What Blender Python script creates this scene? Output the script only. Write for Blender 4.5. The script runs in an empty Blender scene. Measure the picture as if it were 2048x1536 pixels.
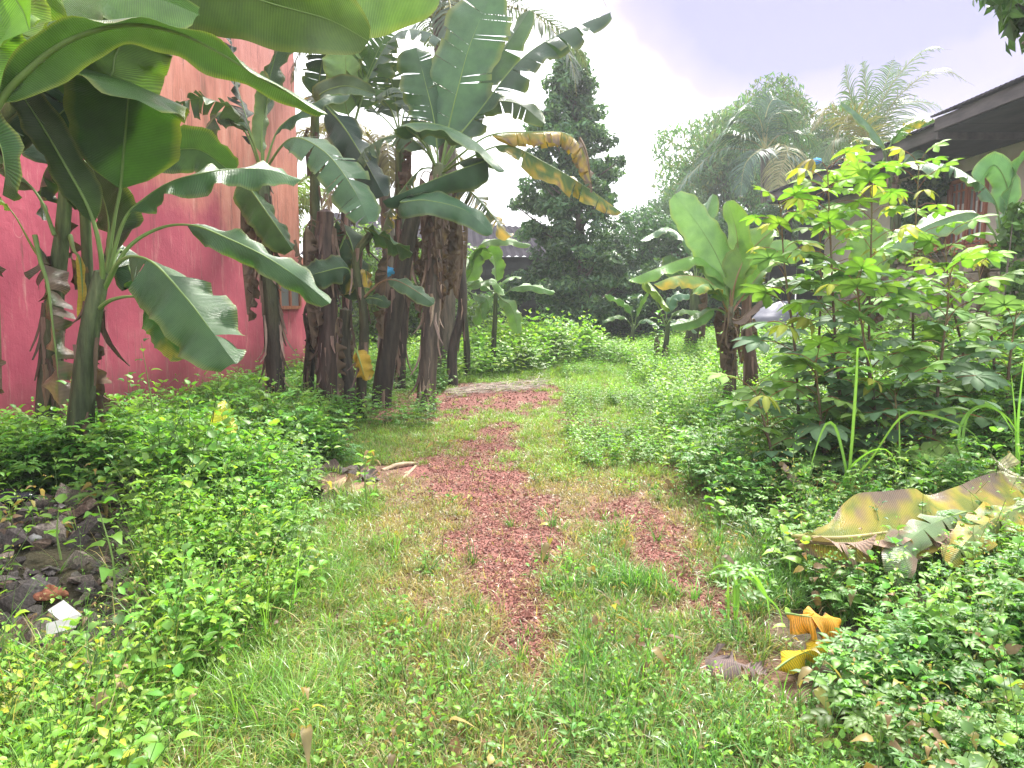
import bpy, math, random
import numpy as np
from math import radians as R, sin, cos, pi
random.seed(7)
RS = np.random.RandomState(11)
SC = bpy.context.scene
COL = SC.collection
FP, EYE, PITCH = 1500.0, 1.5, R(6.4)     # focal length in pixels of a 2048 wide frame, eye height, camera pitch

# ------------------------------------------------------------------ camera, sky, sun, exposure
cd = bpy.data.cameras.new('camera'); cam = bpy.data.objects.new('camera', cd); COL.objects.link(cam)
cam.location = (0, 0, EYE); cam.rotation_euler = (pi/2 - PITCH, 0, 0)
cd.sensor_width = 36; cd.lens = 36*FP/2048; cd.clip_end = 2000; cd.clip_start = 0.05
SC.camera = cam
SUN_EL, SUN_AZ = R(52), R(24)            # azimuth measured from the view direction (+Y) towards +X
EXPOSURE = 1.73
SC.view_settings.view_transform = 'Standard'; SC.view_settings.look = 'None'
SC.view_settings.exposure = EXPOSURE; SC.view_settings.gamma = 1; SC.view_settings.use_curve_mapping = False
SC.cycles.max_bounces = 7; SC.cycles.transmission_bounces = 4; SC.cycles.diffuse_bounces = 4; SC.cycles.glossy_bounces = 2
SC.cycles.volume_bounces = 0; SC.cycles.transparent_max_bounces = 8
SC.cycles.sample_clamp_indirect = 6; SC.cycles.caustics_reflective = False; SC.cycles.caustics_refractive = False
SC.cycles.use_denoising = True

sd = bpy.data.lights.new('sun', 'SUN'); sun = bpy.data.objects.new('sun', sd); COL.objects.link(sun)
sd.energy = 3.2; sd.angle = R(10); sd.color = (1, .96, .88)
sun.rotation_euler = (-(pi/2 - SUN_EL), 0, -SUN_AZ)
sun.location = (10, 20, 30)

w = bpy.data.worlds.new('World'); SC.world = w; w.use_nodes = True
nt = w.node_tree; N = nt.nodes; Lk = nt.links; N.clear()
def nd(tree, typ, **kw):
    n = tree.nodes.new(typ)
    for k, v in kw.items(): setattr(n, k, v)
    return n
out = nd(nt, 'ShaderNodeOutputWorld')
sky = nd(nt, 'ShaderNodeTexSky', sky_type='NISHITA', sun_disc=False, sun_elevation=SUN_EL, sun_rotation=SUN_AZ)
bg1 = nd(nt, 'ShaderNodeBackground'); bg1.inputs[1].default_value = 0.07
Lk.new(sky.outputs[0], bg1.inputs[0])
tc = nd(nt, 'ShaderNodeTexCoord')
def vmath(tree, op, a, b=None):
    n = nd(tree, 'ShaderNodeVectorMath', operation=op)
    for i, x in enumerate((a, b)):
        if x is None: continue
        if hasattr(x, 'links'): tree.links.new(x, n.inputs[i])
        else: n.inputs[i].default_value = x
    return n.outputs['Value'] if op in ('LENGTH', 'DOT_PRODUCT') else n.outputs['Vector']
def fmath(tree, op, a, b=None, clamp=False):
    n = nd(tree, 'ShaderNodeMath', operation=op, use_clamp=clamp)
    for i, x in enumerate((a, b)):
        if x is None: continue
        if hasattr(x, 'links'): tree.links.new(x, n.inputs[i])
        else: n.inputs[i].default_value = x
    return n.outputs[0]
def ramp(tree, fac, stops, interp='LINEAR'):
    n = nd(tree, 'ShaderNodeValToRGB'); n.color_ramp.interpolation = interp
    e = n.color_ramp.elements
    while len(e) < len(stops): e.new(0.5)
    for k, (p, c) in enumerate(stops):
        e[k].position = p; e[k].color = (*c, 1) if len(c) == 3 else c
    tree.links.new(fac, n.inputs[0]); return n.outputs[0]
def noise(tree, vec, scale, detail=3, rough=.55):
    n = nd(tree, 'ShaderNodeTexNoise'); n.inputs['Scale'].default_value = scale
    n.inputs['Detail'].default_value = detail; n.inputs['Roughness'].default_value = rough
    if vec is not None: tree.links.new(vec, n.inputs['Vector'])
    return n
def mixc(tree, fac, a, b, blend='MIX'):
    n = nd(tree, 'ShaderNodeMix', data_type='RGBA', blend_type=blend)
    for i, x in ((0, fac), (6, a), (7, b)):
        if hasattr(x, 'links'): tree.links.new(x, n.inputs[i])
        elif i == 0: n.inputs[0].default_value = x
        else: n.inputs[i].default_value = (*x, 1) if len(x) == 3 else x
    return n.outputs[2]
# bright overcast with a few lavender clouds; the cloud field is one noise over the whole dome plus two banks that the photo shows
dirn = tc.outputs['Generated']
n1 = noise(nt, dirn, 2.3, 5, .6)
wob = vmath(nt, 'SCALE', vmath(nt, 'SUBTRACT', n1.outputs['Color'], (.5, .5, .5))); wob.node.inputs[3].default_value = .24
dw = vmath(nt, 'ADD', dirn, wob)
def bank(c, sc):
    d = vmath(nt, 'MULTIPLY', vmath(nt, 'SUBTRACT', dw, c), sc)
    return fmath(nt, 'SUBTRACT', 1.0, vmath(nt, 'LENGTH', d), True)
def pdir(px, py):
    xc, yc = (px-1024)/FP, -(py-768)/FP
    v = np.array([xc, cos(PITCH)+yc*sin(PITCH), -sin(PITCH)+yc*cos(PITCH)]); return v/np.linalg.norm(v)
b1 = bank(tuple(pdir(1710, -95)), (3.3, 2.3, 5.6))
b2 = bank(tuple(pdir(2200, 190)), (3.8, 3, 14))
n2 = noise(nt, dirn, 1.7, 4, .55)
far = fmath(nt, 'MULTIPLY', fmath(nt, 'SUBTRACT', n2.outputs[0], .60, True), 2.2, True)
cl = fmath(nt, 'ADD', fmath(nt, 'ADD', fmath(nt, 'MULTIPLY', b1, 2.1, True), fmath(nt, 'MULTIPLY', b2, .8)), far, True)
ccol = ramp(nt, cl, [(0, (.98, .985, 1.0)), (.16, (.42, .37, .42)), (.40, (.235, .20, .275)), (.8, (.165, .148, .24))])
bg2 = nd(nt, 'ShaderNodeBackground'); bg2.inputs[1].default_value = 1.0
Lk.new(ccol, bg2.inputs[0])
ms = nd(nt, 'ShaderNodeMixShader'); ms.inputs[0].default_value = .86
Lk.new(bg1.outputs[0], ms.inputs[1]); Lk.new(bg2.outputs[0], ms.inputs[2]); Lk.new(ms.outputs[0], out.inputs[0])

# ------------------------------------------------------------------ points of the place as seen through the camera
def P(px, py, Y):
    xc, yc = (px-1024)/FP, -(py-768)/FP
    d = np.array([xc, cos(PITCH)+yc*sin(PITCH), -sin(PITCH)+yc*cos(PITCH)])
    return d*(Y/d[1]) + np.array([0, 0, EYE])
def sstep(a, b, x):
    t = np.clip((x-a)/(b-a), 0, 1); return t*t*(3-2*t)
_lat = np.random.RandomState(5).rand(64, 64)
def vn(x, y, s=1.0, o=0):
    x = np.asarray(x, float)*s + 13.7*o + 100; y = np.asarray(y, float)*s + 7.3*o + 100
    xi, yi = np.floor(x).astype(int), np.floor(y).astype(int); fx, fy = x-xi, y-yi
    fx = fx*fx*(3-2*fx); fy = fy*fy*(3-2*fy)
    g = lambda a, b: _lat[a % 64, b % 64]
    return (g(xi, yi)*(1-fx)+g(xi+1, yi)*fx)*(1-fy) + (g(xi, yi+1)*(1-fx)+g(xi+1, yi+1)*fx)*fy
def H(x, y):
    x = np.asarray(x, float); y = np.asarray(y, float)
    z = sstep(2.6, 7.4, x)*1.05*(1-.75*sstep(15, 24, y))*sstep(1, 6, y)
    z = z + .22*np.exp(-((x+2.6)/.9)**2-((y-4.2)/1.5)**2)          # rubble heap
    z = z + .25*np.exp(-((x-.6)/2.2)**2-((y-17)/3)**2)             # low mound in front of the far wall
    z = z + (vn(x, y, .9, 1)-.5)*.07 + (vn(x, y, 3.1, 2)-.5)*.025
    return z
def G(px, py):
    xc, yc = (px-1024)/FP, -(py-768)/FP
    d = np.array([xc, cos(PITCH)+yc*sin(PITCH), -sin(PITCH)+yc*cos(PITCH)])
    p = d*(EYE/-d[2]); return float(p[0]), float(p[1])

# ------------------------------------------------------------------ materials
MATS = {}
def mat(name):
    m = bpy.data.materials.new(name); m.use_nodes = True; t = m.node_tree; t.nodes.clear()
    o = nd(t, 'ShaderNodeOutputMaterial'); MATS[name] = m; return m, t, o
def attr(t, name): return nd(t, 'ShaderNodeAttribute', attribute_name=name)
def leaf_mat(name, trans=.35, rough=.45, vein=0, spec=.4, under=(1.25, 1.2, 1.3), inst=.25, blot=None):
    m, t, o = mat(name)
    c = attr(t, 'Col').outputs['Color']
    oi = nd(t, 'ShaderNodeObjectInfo')
    hs = nd(t, 'ShaderNodeHueSaturation')
    t.links.new(c, hs.inputs['Color'])
    mr = nd(t, 'ShaderNodeMapRange'); mr.inputs[3].default_value = 1-inst; mr.inputs[4].default_value = 1+inst
    t.links.new(oi.outputs['Random'], mr.inputs[0]); t.links.new(mr.outputs[0], hs.inputs['Value'])
    mr2 = nd(t, 'ShaderNodeMapRange'); mr2.inputs[3].default_value = .5-.016*inst/.25; mr2.inputs[4].default_value = .5+.020*inst/.25
    t.links.new(fmath(t, 'FRACT', fmath(t, 'MULTIPLY', oi.outputs['Random'], 7.31)), mr2.inputs[0]); t.links.new(mr2.outputs[0], hs.inputs['Hue'])
    c = hs.outputs[0]
    geo = nd(t, 'ShaderNodeNewGeometry')
    pr = nd(t, 'ShaderNodeBsdfPrincipled'); pr.inputs['Roughness'].default_value = rough; pr.inputs['Specular IOR Level'].default_value = spec
    tcn = nd(t, 'ShaderNodeTexCoord')
    nz = noise(t, tcn.outputs['Object'], 6, 4)
    c = mixc(t, .55, c, mixc(t, 1, c, ramp(t, nz.outputs[0], [(.3, (.55, .6, .6)), (.7, (1.35, 1.3, 1.1))]), 'MULTIPLY'))
    if blot: c = mixc(t, ramp(t, noise(t, tcn.outputs['Object'], blot[0], 5, .7).outputs[0], [(blot[1], (0, 0, 0)), (blot[1]+.06, (1, 1, 1))]), c, blot[2])
    if vein:
        uv = attr(t, 'luv').outputs['Vector']
        sep = nd(t, 'ShaderNodeSeparateXYZ'); t.links.new(uv, sep.inputs[0])
        ph = fmath(t, 'ADD', fmath(t, 'MULTIPLY', sep.outputs[0], vein*6.283), fmath(t, 'MULTIPLY', noise(t, uv, 9, 2).outputs[0], 3))
        s = fmath(t, 'SINE', ph)
        s01 = fmath(t, 'ADD', fmath(t, 'MULTIPLY', s, .5), .5)
        c = mixc(t, 1, c, ramp(t, s01, [(0, (.70, .74, .78)), (.6, (1, 1, 1)), (1, (1.25, 1.2, 1.16))]), 'MULTIPLY')
        s2 = fmath(t, 'SINE', fmath(t, 'MULTIPLY', ph, 4.3))
        bp = nd(t, 'ShaderNodeBump'); bp.inputs['Strength'].default_value = .6; bp.inputs['Distance'].default_value = .005
        t.links.new(fmath(t, 'ADD', s01, fmath(t, 'MULTIPLY', s2, .15)), bp.inputs['Height']); t.links.new(bp.outputs[0], pr.inputs['Normal'])
    cu = mixc(t, geo.outputs['Backfacing'], c, mixc(t, 1, c, under, 'MULTIPLY'))
    t.links.new(cu, pr.inputs['Base Color'])
    tr = nd(t, 'ShaderNodeBsdfTranslucent')
    t.links.new(mixc(t, 1, c, (1.75, 1.85, .7), 'MULTIPLY'), tr.inputs[0])
    mx = nd(t, 'ShaderNodeMixShader'); mx.inputs[0].default_value = trans
    t.links.new(pr.outputs[0], mx.inputs[1]); t.links.new(tr.outputs[0], mx.inputs[2]); t.links.new(mx.outputs[0], o.inputs[0])
    return m
def solid(name, stops, scale=8, rough=.85, bump=.3, stretch=(1, 1, 1), spec=.3, usecol=False, detail=5):
    m, t, o = mat(name)
    tcn = nd(t, 'ShaderNodeTexCoord')
    v = vmath(t, 'MULTIPLY', tcn.outputs['Object'], stretch)
    nz = noise(t, v, scale, detail, .62)
    c = ramp(t, nz.outputs[0], stops)
    if usecol: c = mixc(t, 1, c, attr(t, 'Col').outputs['Color'], 'MULTIPLY')
    pr = nd(t, 'ShaderNodeBsdfPrincipled'); pr.inputs['Roughness'].default_value = rough; pr.inputs['Specular IOR Level'].default_value = spec
    t.links.new(c, pr.inputs['Base Color'])
    if bump:
        bp = nd(t, 'ShaderNodeBump'); bp.inputs['Strength'].default_value = bump; bp.inputs['Distance'].default_value = .02
        t.links.new(noise(t, v, scale*3, 4, .6).outputs[0], bp.inputs['Height']); t.links.new(bp.outputs[0], pr.inputs['Normal'])
    t.links.new(pr.outputs[0], o.inputs[0]); return m
M_leaf = leaf_mat('banana_leaf', .17, .32, vein=95, spec=.55, under=(1.15, 1.15, 1.15), inst=.12)
M_dead = leaf_mat('dry_banana_leaf', .12, .8, vein=120, spec=.15, under=(1.1, 1.1, 1.1), inst=.1)
M_weed = leaf_mat('weed_leaf', .36, .46, spec=.32, inst=.32)
M_grass = leaf_mat('grass_blade', .36, .36, spec=.5, inst=.28)
M_tree = leaf_mat('tree_leaf', .3, .42, spec=.45, inst=.0)
M_cass = leaf_mat('cassava_leaf', .36, .58, spec=.2, under=(1.25, 1.2, 1.3), inst=.2)
M_blade = leaf_mat('reed_blade', .4, .45, spec=.4, inst=.1)
M_palm = leaf_mat('palm_leaflet', .3, .45, spec=.4, inst=.05)
M_rib = solid('midrib', [(.3, (.85, .85, .85)), (.7, (1.15, 1.15, 1.1))], 10, .5, .15, (1, 1, .3), usecol=True)
M_stem = solid('pseudostem', [(.3, (.35, .33, .35)), (.5, (.9, .9, .9)), (.72, (1.5, 1.4, 1.3))], 16, .75, .7, (1, 1, .16), usecol=True)
M_sheath = solid('dry_sheath', [(.25, (.45, .42, .42)), (.75, (1.4, 1.35, 1.35))], 22, .85, .6, (1, 1, .15), usecol=True)
M_bark = solid('bark', [(.3, (.05, .04, .033)), (.7, (.19, .16, .13))], 12, .9, .8, (1, 1, .3))
M_twig = solid('stalk', [(.3, (.8, .8, .8)), (.7, (1.2, 1.2, 1.2))], 20, .7, .3, (1, 1, .3), usecol=True)
# ------------------------------------------------------------------ mesh building
class MB:
    def __init__(s): s.V = []; s.C = []; s.U = []; s.F3 = []; s.F4 = []; s.n = 0
    def add(s, v, f3=None, f4=None, col=(1, 1, 1), uv=None):
        v = np.asarray(v, np.float32).reshape(-1, 3); k = len(v)
        c = np.asarray(col, np.float32)
        if c.ndim == 1: c = np.tile(c, (k, 1))
        s.V.append(v); s.C.append(c); s.U.append(np.zeros((k, 2), np.float32) if uv is None else np.asarray(uv, np.float32))
        if f3 is not None and len(f3): s.F3.append(np.asarray(f3, np.int32)+s.n)
        if f4 is not None and len(f4): s.F4.append(np.asarray(f4, np.int32)+s.n)
        s.n += k
    def mesh(s, name, m, smooth=True):
        V = np.concatenate(s.V); C = np.concatenate(s.C); U = np.concatenate(s.U)
        f3 = np.concatenate(s.F3) if s.F3 else np.zeros((0, 3), np.int32)
        f4 = np.concatenate(s.F4) if s.F4 else np.zeros((0, 4), np.int32)
        me = bpy.data.meshes.new(name); me.vertices.add(len(V)); me.vertices.foreach_set('co', V.ravel())
        nl = f3.size+f4.size; me.loops.add(nl); me.loops.foreach_set('vertex_index', np.concatenate([f3.ravel(), f4.ravel()]))
        me.polygons.add(len(f3)+len(f4))
        st = np.concatenate([np.arange(len(f3))*3, f3.size+np.arange(len(f4))*4]).astype(np.int32)
        me.polygons.foreach_set('loop_start', st)
        me.polygons.foreach_set('use_smooth', np.full(len(st), smooth))
        a = me.attributes.new('Col', 'FLOAT_COLOR', 'POINT'); a.data.foreach_set('color', np.concatenate([C, np.ones((len(C), 1), np.float32)], 1).ravel())
        a = me.attributes.new('luv', 'FLOAT2', 'POINT'); a.data.foreach_set('vector', U.ravel())
        me.update(calc_edges=True); me.materials.append(m); return me
    def build(s, name, m, parent=None, off=None, smooth=True, tagd=None):
        if off is not None: s.V = [v-np.asarray(off, np.float32) for v in s.V]
        return link(name, s.mesh(name, m, smooth), parent, tagd)
def link(name, me, parent=None, tagd=None):
    o = bpy.data.objects.new(name, me); COL.objects.link(o)
    if parent is not None: o.parent = parent
    if tagd: tag(o, **tagd)
    return o
def tag(o, label=None, cat=None, group=None, kind=None):
    if label: o['label'] = label
    if cat: o['category'] = cat
    if group: o['group'] = group
    if kind: o['kind'] = kind
    return o
def thing(name, loc, label, cat, group=None):
    o = bpy.data.objects.new(name, None); COL.objects.link(o); o.location = [float(a) for a in loc]; o.empty_display_size = .1
    return tag(o, label, cat, group)
def unit(v): v = np.asarray(v, float); return v/(np.linalg.norm(v, axis=-1, keepdims=True)+1e-9)
def crom(pts, n):
    p = np.asarray(pts, float)
    if len(p) == 2: return p[0]+(p[1]-p[0])*np.linspace(0, 1, n)[:, None]
    p = np.vstack([2*p[0]-p[1], p, 2*p[-1]-p[-2]]); k = len(p)-3
    t = np.linspace(0, k, n*3); i = np.minimum(t.astype(int), k-1); f = (t-i)[:, None]
    a, b, c, d = p[i], p[i+1], p[i+2], p[i+3]
    q = .5*(2*b+(c-a)*f+(2*a-5*b+4*c-d)*f*f+(3*b-a-3*c+d)*f**3)
    L = np.r_[0, np.cumsum(np.linalg.norm(np.diff(q, axis=0), axis=1))]
    s = np.linspace(0, L[-1], n); return np.stack([np.interp(s, L, q[:, j]) for j in range(3)], 1)
def frames(C, hint=(0, 0, 1)):
    T = unit(np.gradient(C, axis=0)); n = len(C); Nn = np.zeros_like(C)
    h = np.asarray(hint, float); v = h-(h@T[0])*T[0]
    if np.linalg.norm(v) < .05: v = np.array([0, -1, 0])-(-T[0][1])*T[0]
    Nn[0] = unit(v)
    for i in range(1, n):
        v = Nn[i-1]-(Nn[i-1]@T[i])*T[i]; Nn[i] = unit(v)
    return T, unit(np.cross(T, Nn)), Nn
def grid_faces(a, b, wrap=False):
    i = np.arange(a-1)[:, None]; j = np.arange(b if wrap else b-1)[None]
    j2 = (j+1) % b
    return np.stack([i*b+j, (i+1)*b+j, (i+1)*b+j2, i*b+j2], -1).reshape(-1, 4)
def tube(mb, C, r, col=(1, 1, 1), k=6, hint=(0, 0, 1), flat=1.0, rough=0, cap=True):
    C = np.asarray(C, float); T, B, Nn = frames(C, hint); n = len(C)
    r = np.interp(np.linspace(0, 1, n), np.linspace(0, 1, len(r)), r) if hasattr(r, '__len__') else np.full(n, r)
    th = np.arange(k)/k*2*pi
    rr = r[:, None]*(1+rough*RS.uniform(-1, 1, (n, k)))
    V = C[:, None]+B[:, None]*(np.cos(th)[None, :, None]*rr[..., None])+Nn[:, None]*(np.sin(th)[None, :, None]*rr[..., None]*flat)
    f = grid_faces(n, k, True); c = np.asarray(col, float)
    if c.ndim == 2:
        c = np.stack([np.interp(np.linspace(0, 1, n), np.linspace(0, 1, len(c)), c[:, j]) for j in range(3)], 1); c = np.repeat(c, k, 0)
    mb.add(V.reshape(-1, 3), None, f, c)
    if cap:
        for e, idx in ((0, 0), (1, n-1)):
            ring = [idx*k+j for j in range(k)]; V2 = V[idx]; m_ = V2.mean(0)
            mb.add(np.vstack([V2, m_]), [[j, (j+1) % k, k] if e else [(j+1) % k, j, k] for j in range(k)], None, c if c.ndim == 1 else np.vstack([c[idx*k:idx*k+k], c[idx*k]]))
def box(mb, lo, hi, col=(1, 1, 1)):
    x0, y0, z0 = lo; x1, y1, z1 = hi
    v = [(x0, y0, z0), (x1, y0, z0), (x1, y1, z0), (x0, y1, z0), (x0, y0, z1), (x1, y0, z1), (x1, y1, z1), (x0, y1, z1)]
    mb.add(v, None, [(0, 3, 2, 1), (4, 5, 6, 7), (0, 1, 5, 4), (1, 2, 6, 5), (2, 3, 7, 6), (3, 0, 4, 7)], col)

# ------------------------------------------------------------------ a large leaf: petiole + midrib, two torn and rippled halves
GREEN = (.052, .125, .036); YOUNG = (.15, .30, .045); DEEP = (.03, .082, .034); YEL = (.45, .31, .03); BRN = (.125, .085, .065); GREY = (.25, .2, .17)
CAMP = np.array([0, 0, EYE])
def leaf(par, pts, W, top=None, lam=.22, fold=14, curl=14, tears=0, gap=.12, tdrop=18, rip=.35, wv=3.0, col=GREEN, yel=0, brn=0,
         dead=False, r0=.02, twist=0, rib=None, name='leaf', fold2=None, label=None, NV=5, edge=.35):
    off = np.array(par.location) if par is not None else np.zeros(3)
    M = 48; C = crom(pts, M); L = np.linalg.norm(np.diff(C, axis=0), axis=1).sum()
    T, B, Nn = frames(C)
    ang = np.zeros(M)
    if top is not None:
        m = int(M*.6); c_ = unit(CAMP-C[m]); s_ = 1 if B[m]@c_ > 0 else -1
        n0 = Nn[m]@c_
        ang += s_*R(top)
    ang = ang*sstep(0, lam+.1, np.linspace(0, 1, M)) + R(twist)*np.linspace(0, 1, M)
    Nr = Nn*np.cos(ang)[:, None]+B*np.sin(ang)[:, None]; Br = B*np.cos(ang)[:, None]-Nn*np.sin(ang)[:, None]
    sM = np.linspace(0, 1, M)
    def ev(A, s): return np.stack([np.interp(s, sM, A[:, j]) for j in range(3)], -1)
    mb = MB(); p1, p2, p3 = RS.rand(3)*6; NS = max(16, int(L*(1-lam)*22)); cb = np.array(col)*RS.uniform(.9, 1.12)
    for side in (1, -1):
        nt_ = tears if not hasattr(tears, '__len__') else tears[0 if side > 0 else 1]
        cuts = np.sort(np.r_[0, RS.uniform(.08, .95, nt_), 1]); keep = np.r_[True, np.diff(cuts) > .018]; cuts = cuts[keep]; cuts[-1] = 1
        fo = R(fold if side > 0 or fold2 is None else fold2)
        for a, b in zip(cuts[:-1], cuts[1:]):
            torn = len(cuts) > 2
            n = max(3, int((b-a)*NS)+2); s = np.linspace(a, b, n); v = np.linspace(0, 1, NV+1)
            S, Vv = np.meshgrid(s, v, indexing='ij'); mid = (a+b)/2
            d = R(RS.normal(0, tdrop)) if torn else 0
            g = gap*RS.uniform(.2, 1.8) if torn else 0
            Sg = mid+(S-mid)*(1-g*Vv**.8)
            w = W*np.clip(Sg/.14, 0, 1)**.5*np.sqrt(np.clip(1-np.clip((Sg-.5)/.5, 0, 1)**2.6, 0, 1))+.002
            if torn: w = w*RS.uniform(.82, 1.05)
            w = w*(1+.05*np.sin(Sg*17*wv/3+p1+side)+.03*np.sin(Sg*43+p2))
            Sk = np.clip(Sg+.30*Vv*w/max(L*(1-lam), .1), 0, 1)
            rp = rip*(np.sin(Sg*wv*6.28+p1*side+Vv*1.2)+.5*np.sin(Sg*wv*15+p2+side))*Vv
            A = fo+R(curl)*Vv+d*Vv**.7+rp
            dv = np.diff(Vv, axis=1, prepend=0)
            lat = np.cumsum(np.cos(A)*dv, 1)*w; dn = np.cumsum(np.sin(A)*dv, 1)*w
            u = lam+(1-lam)*Sk
            Pp = ev(C, u)+side*ev(Br, u)*lat[..., None]-ev(Nr, u)*dn[..., None]
            # colour: green, yellowing edges and tips, brown dead patches
            nz = vn(Sg*L*7, Vv*3+side*9, 1, int(p1*10))*.6+vn(Sg*L*21, Vv*6+side*5, 1, int(p2*10))*.4
            ye = np.clip((yel*1.5-1+nz*.9+Vv*.35+Sg*.25)*3.0, 0, 1)*(yel > 0)
            be = np.clip((brn*1.6-1+nz*.9+Vv*.3+Sg*.2)*4.0, 0, 1)*(brn > 0)
            cc = cb*(1+.25*(nz-.5))[..., None]
            cc = cc*(1-ye[..., None])+np.array(YEL)*ye[..., None]*(.7+.6*nz[..., None])
            eg = (edge*(Vv > .93))[..., None]*(0 if dead else 1); cc = cc*(1-eg)+np.array((.30, .30, .06))*eg
            cc = cc*(1-be[..., None])+np.array(BRN)*be[..., None]*(.6+.9*nz[..., None])
            f = grid_faces(n, NV+1)
            if side < 0: f = f[:, ::-1]
            mb.add(Pp.reshape(-1, 3), None, f, cc.reshape(-1, 3), np.stack([Sg*L*(1-lam)+.15*Vv*w, Vv*side*w], -1).reshape(-1, 2))
    o = mb.build(name, M_dead if dead else M_leaf, par, off)
    if label: o['label'] = label
    rc = rib if rib is not None else (np.array((.17, .26, .08)) if not dead else np.array((.16, .11, .07)))
    m2 = MB(); tube(m2, C-Nr*.004, [r0, r0*.8, r0*.55, r0*.4, r0*.25, .002], rc, 6, flat=.8)
    m2.build('midrib', M_rib, o, off)
    return o
def arch(c, az, L, up=1.1, droop=1.0, n=7):
    """spine of an arching leaf from crown c towards azimuth az"""
    d = np.array([cos(az), sin(az), 0]); a = up; p = np.array(c, float); pts = [p.copy()]
    for i in range(n):
        st = L/n; p = p+st*(d*cos(a)+np.array([0, 0, 1])*sin(a)); pts.append(p.copy()); a -= droop*(.35+.65*i/n)*2.2/n*1.3
    return pts
def flaps(par, C, r, n, off, col=BRN, ln=(.12, .4)):
    mb = MB(); M = len(C)
    for k in range(n):
        i = RS.uniform(.05, .98); c = np.array([np.interp(i, np.linspace(0, 1, M), C[:, j]) for j in range(3)])
        th = RS.uniform(0, 2*pi); o_ = np.array([cos(th), sin(th), 0]); s_ = np.array([-sin(th), cos(th), 0])
        rr = r*RS.uniform(1.0, 1.12); l = RS.uniform(*ln)*1.25; wd = RS.uniform(.012, .05); tdir = np.array([0, 0, -1.])
        p = c+o_*rr; V = []; a = RS.uniform(-.12, .15); cv = RS.uniform(-.15, .35) if RS.rand() < .8 else RS.uniform(.4, 1.1)
        for q in range(5):
            f = q/4; wq = wd*(1-f**1.6)*(.7+.5*f)+.003
            V += [p-s_*wq-o_*rr*.2*(wq/wd), p+s_*RS.uniform(-.2, .2)*wq+o_*.01, p+s_*wq-o_*rr*.2*(wq/wd)]
            aa = a+cv*f; p = p+l/4*(tdir*cos(aa)+o_*sin(aa)+s_*RS.uniform(-.15, .15))
        cc = np.array(col)*RS.uniform(.3, 1.5)*np.array([1, RS.uniform(.92, 1.02), RS.uniform(.85, 1.05)])
        mb.add(V, None, grid_faces(5, 3), cc)
    return mb.build('dry_sheath', M_sheath, par, off, smooth=False, tagd=dict(kind='stuff'))
def pseudostem(par, pts, r0, r1, off, col=None, rough=.06, name='pseudostem'):
    mb = MB(); C = crom(pts, 26); k = 16; T, B, Nn = frames(C, (0, -1, 0)); n = len(C)
    col = np.array(col if col is not None else [(.05, .04, .03), (.06, .07, .035), (.10, .15, .05)])
    th = np.arange(k)/k*2*pi; ph = RS.rand(5)*6; s = np.linspace(0, 1, n)
    r = (r0+(r1-r0)*s**1.2)[:, None]*(1+rough*np.sin(3*th+ph[0]+4*s[:, None])+rough*.7*np.sin(5*th+ph[1]-3*s[:, None])+rough*.8*np.sign(np.sin(9*s[:, None]+ph[2]+th*.5))*.6)
    V = C[:, None]+B[:, None]*(np.cos(th)[None, :, None]*r[..., None])+Nn[:, None]*(np.sin(th)[None, :, None]*r[..., None])
    c = np.stack([np.interp(s, np.linspace(0, 1, len(col)), col[:, j]) for j in range(3)], 1)[:, None]*(1+.35*np.sin(2*th+ph[3]+5*s[:, None])[..., None]*np.sin(7*th+ph[4])[None, :, None])
    mb.add(V.reshape(-1, 3), None, grid_faces(n, k, True), np.clip(c, .005, 1).reshape(-1, 3))
    mb.add(np.vstack([V[-1], C[-1]+T[-1]*r1*.5]), [[j, (j+1) % k, k] for j in range(k)], None, np.vstack([c[-1], c[-1, :1]]))
    mb.build(name, M_stem, par, off); return C
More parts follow.
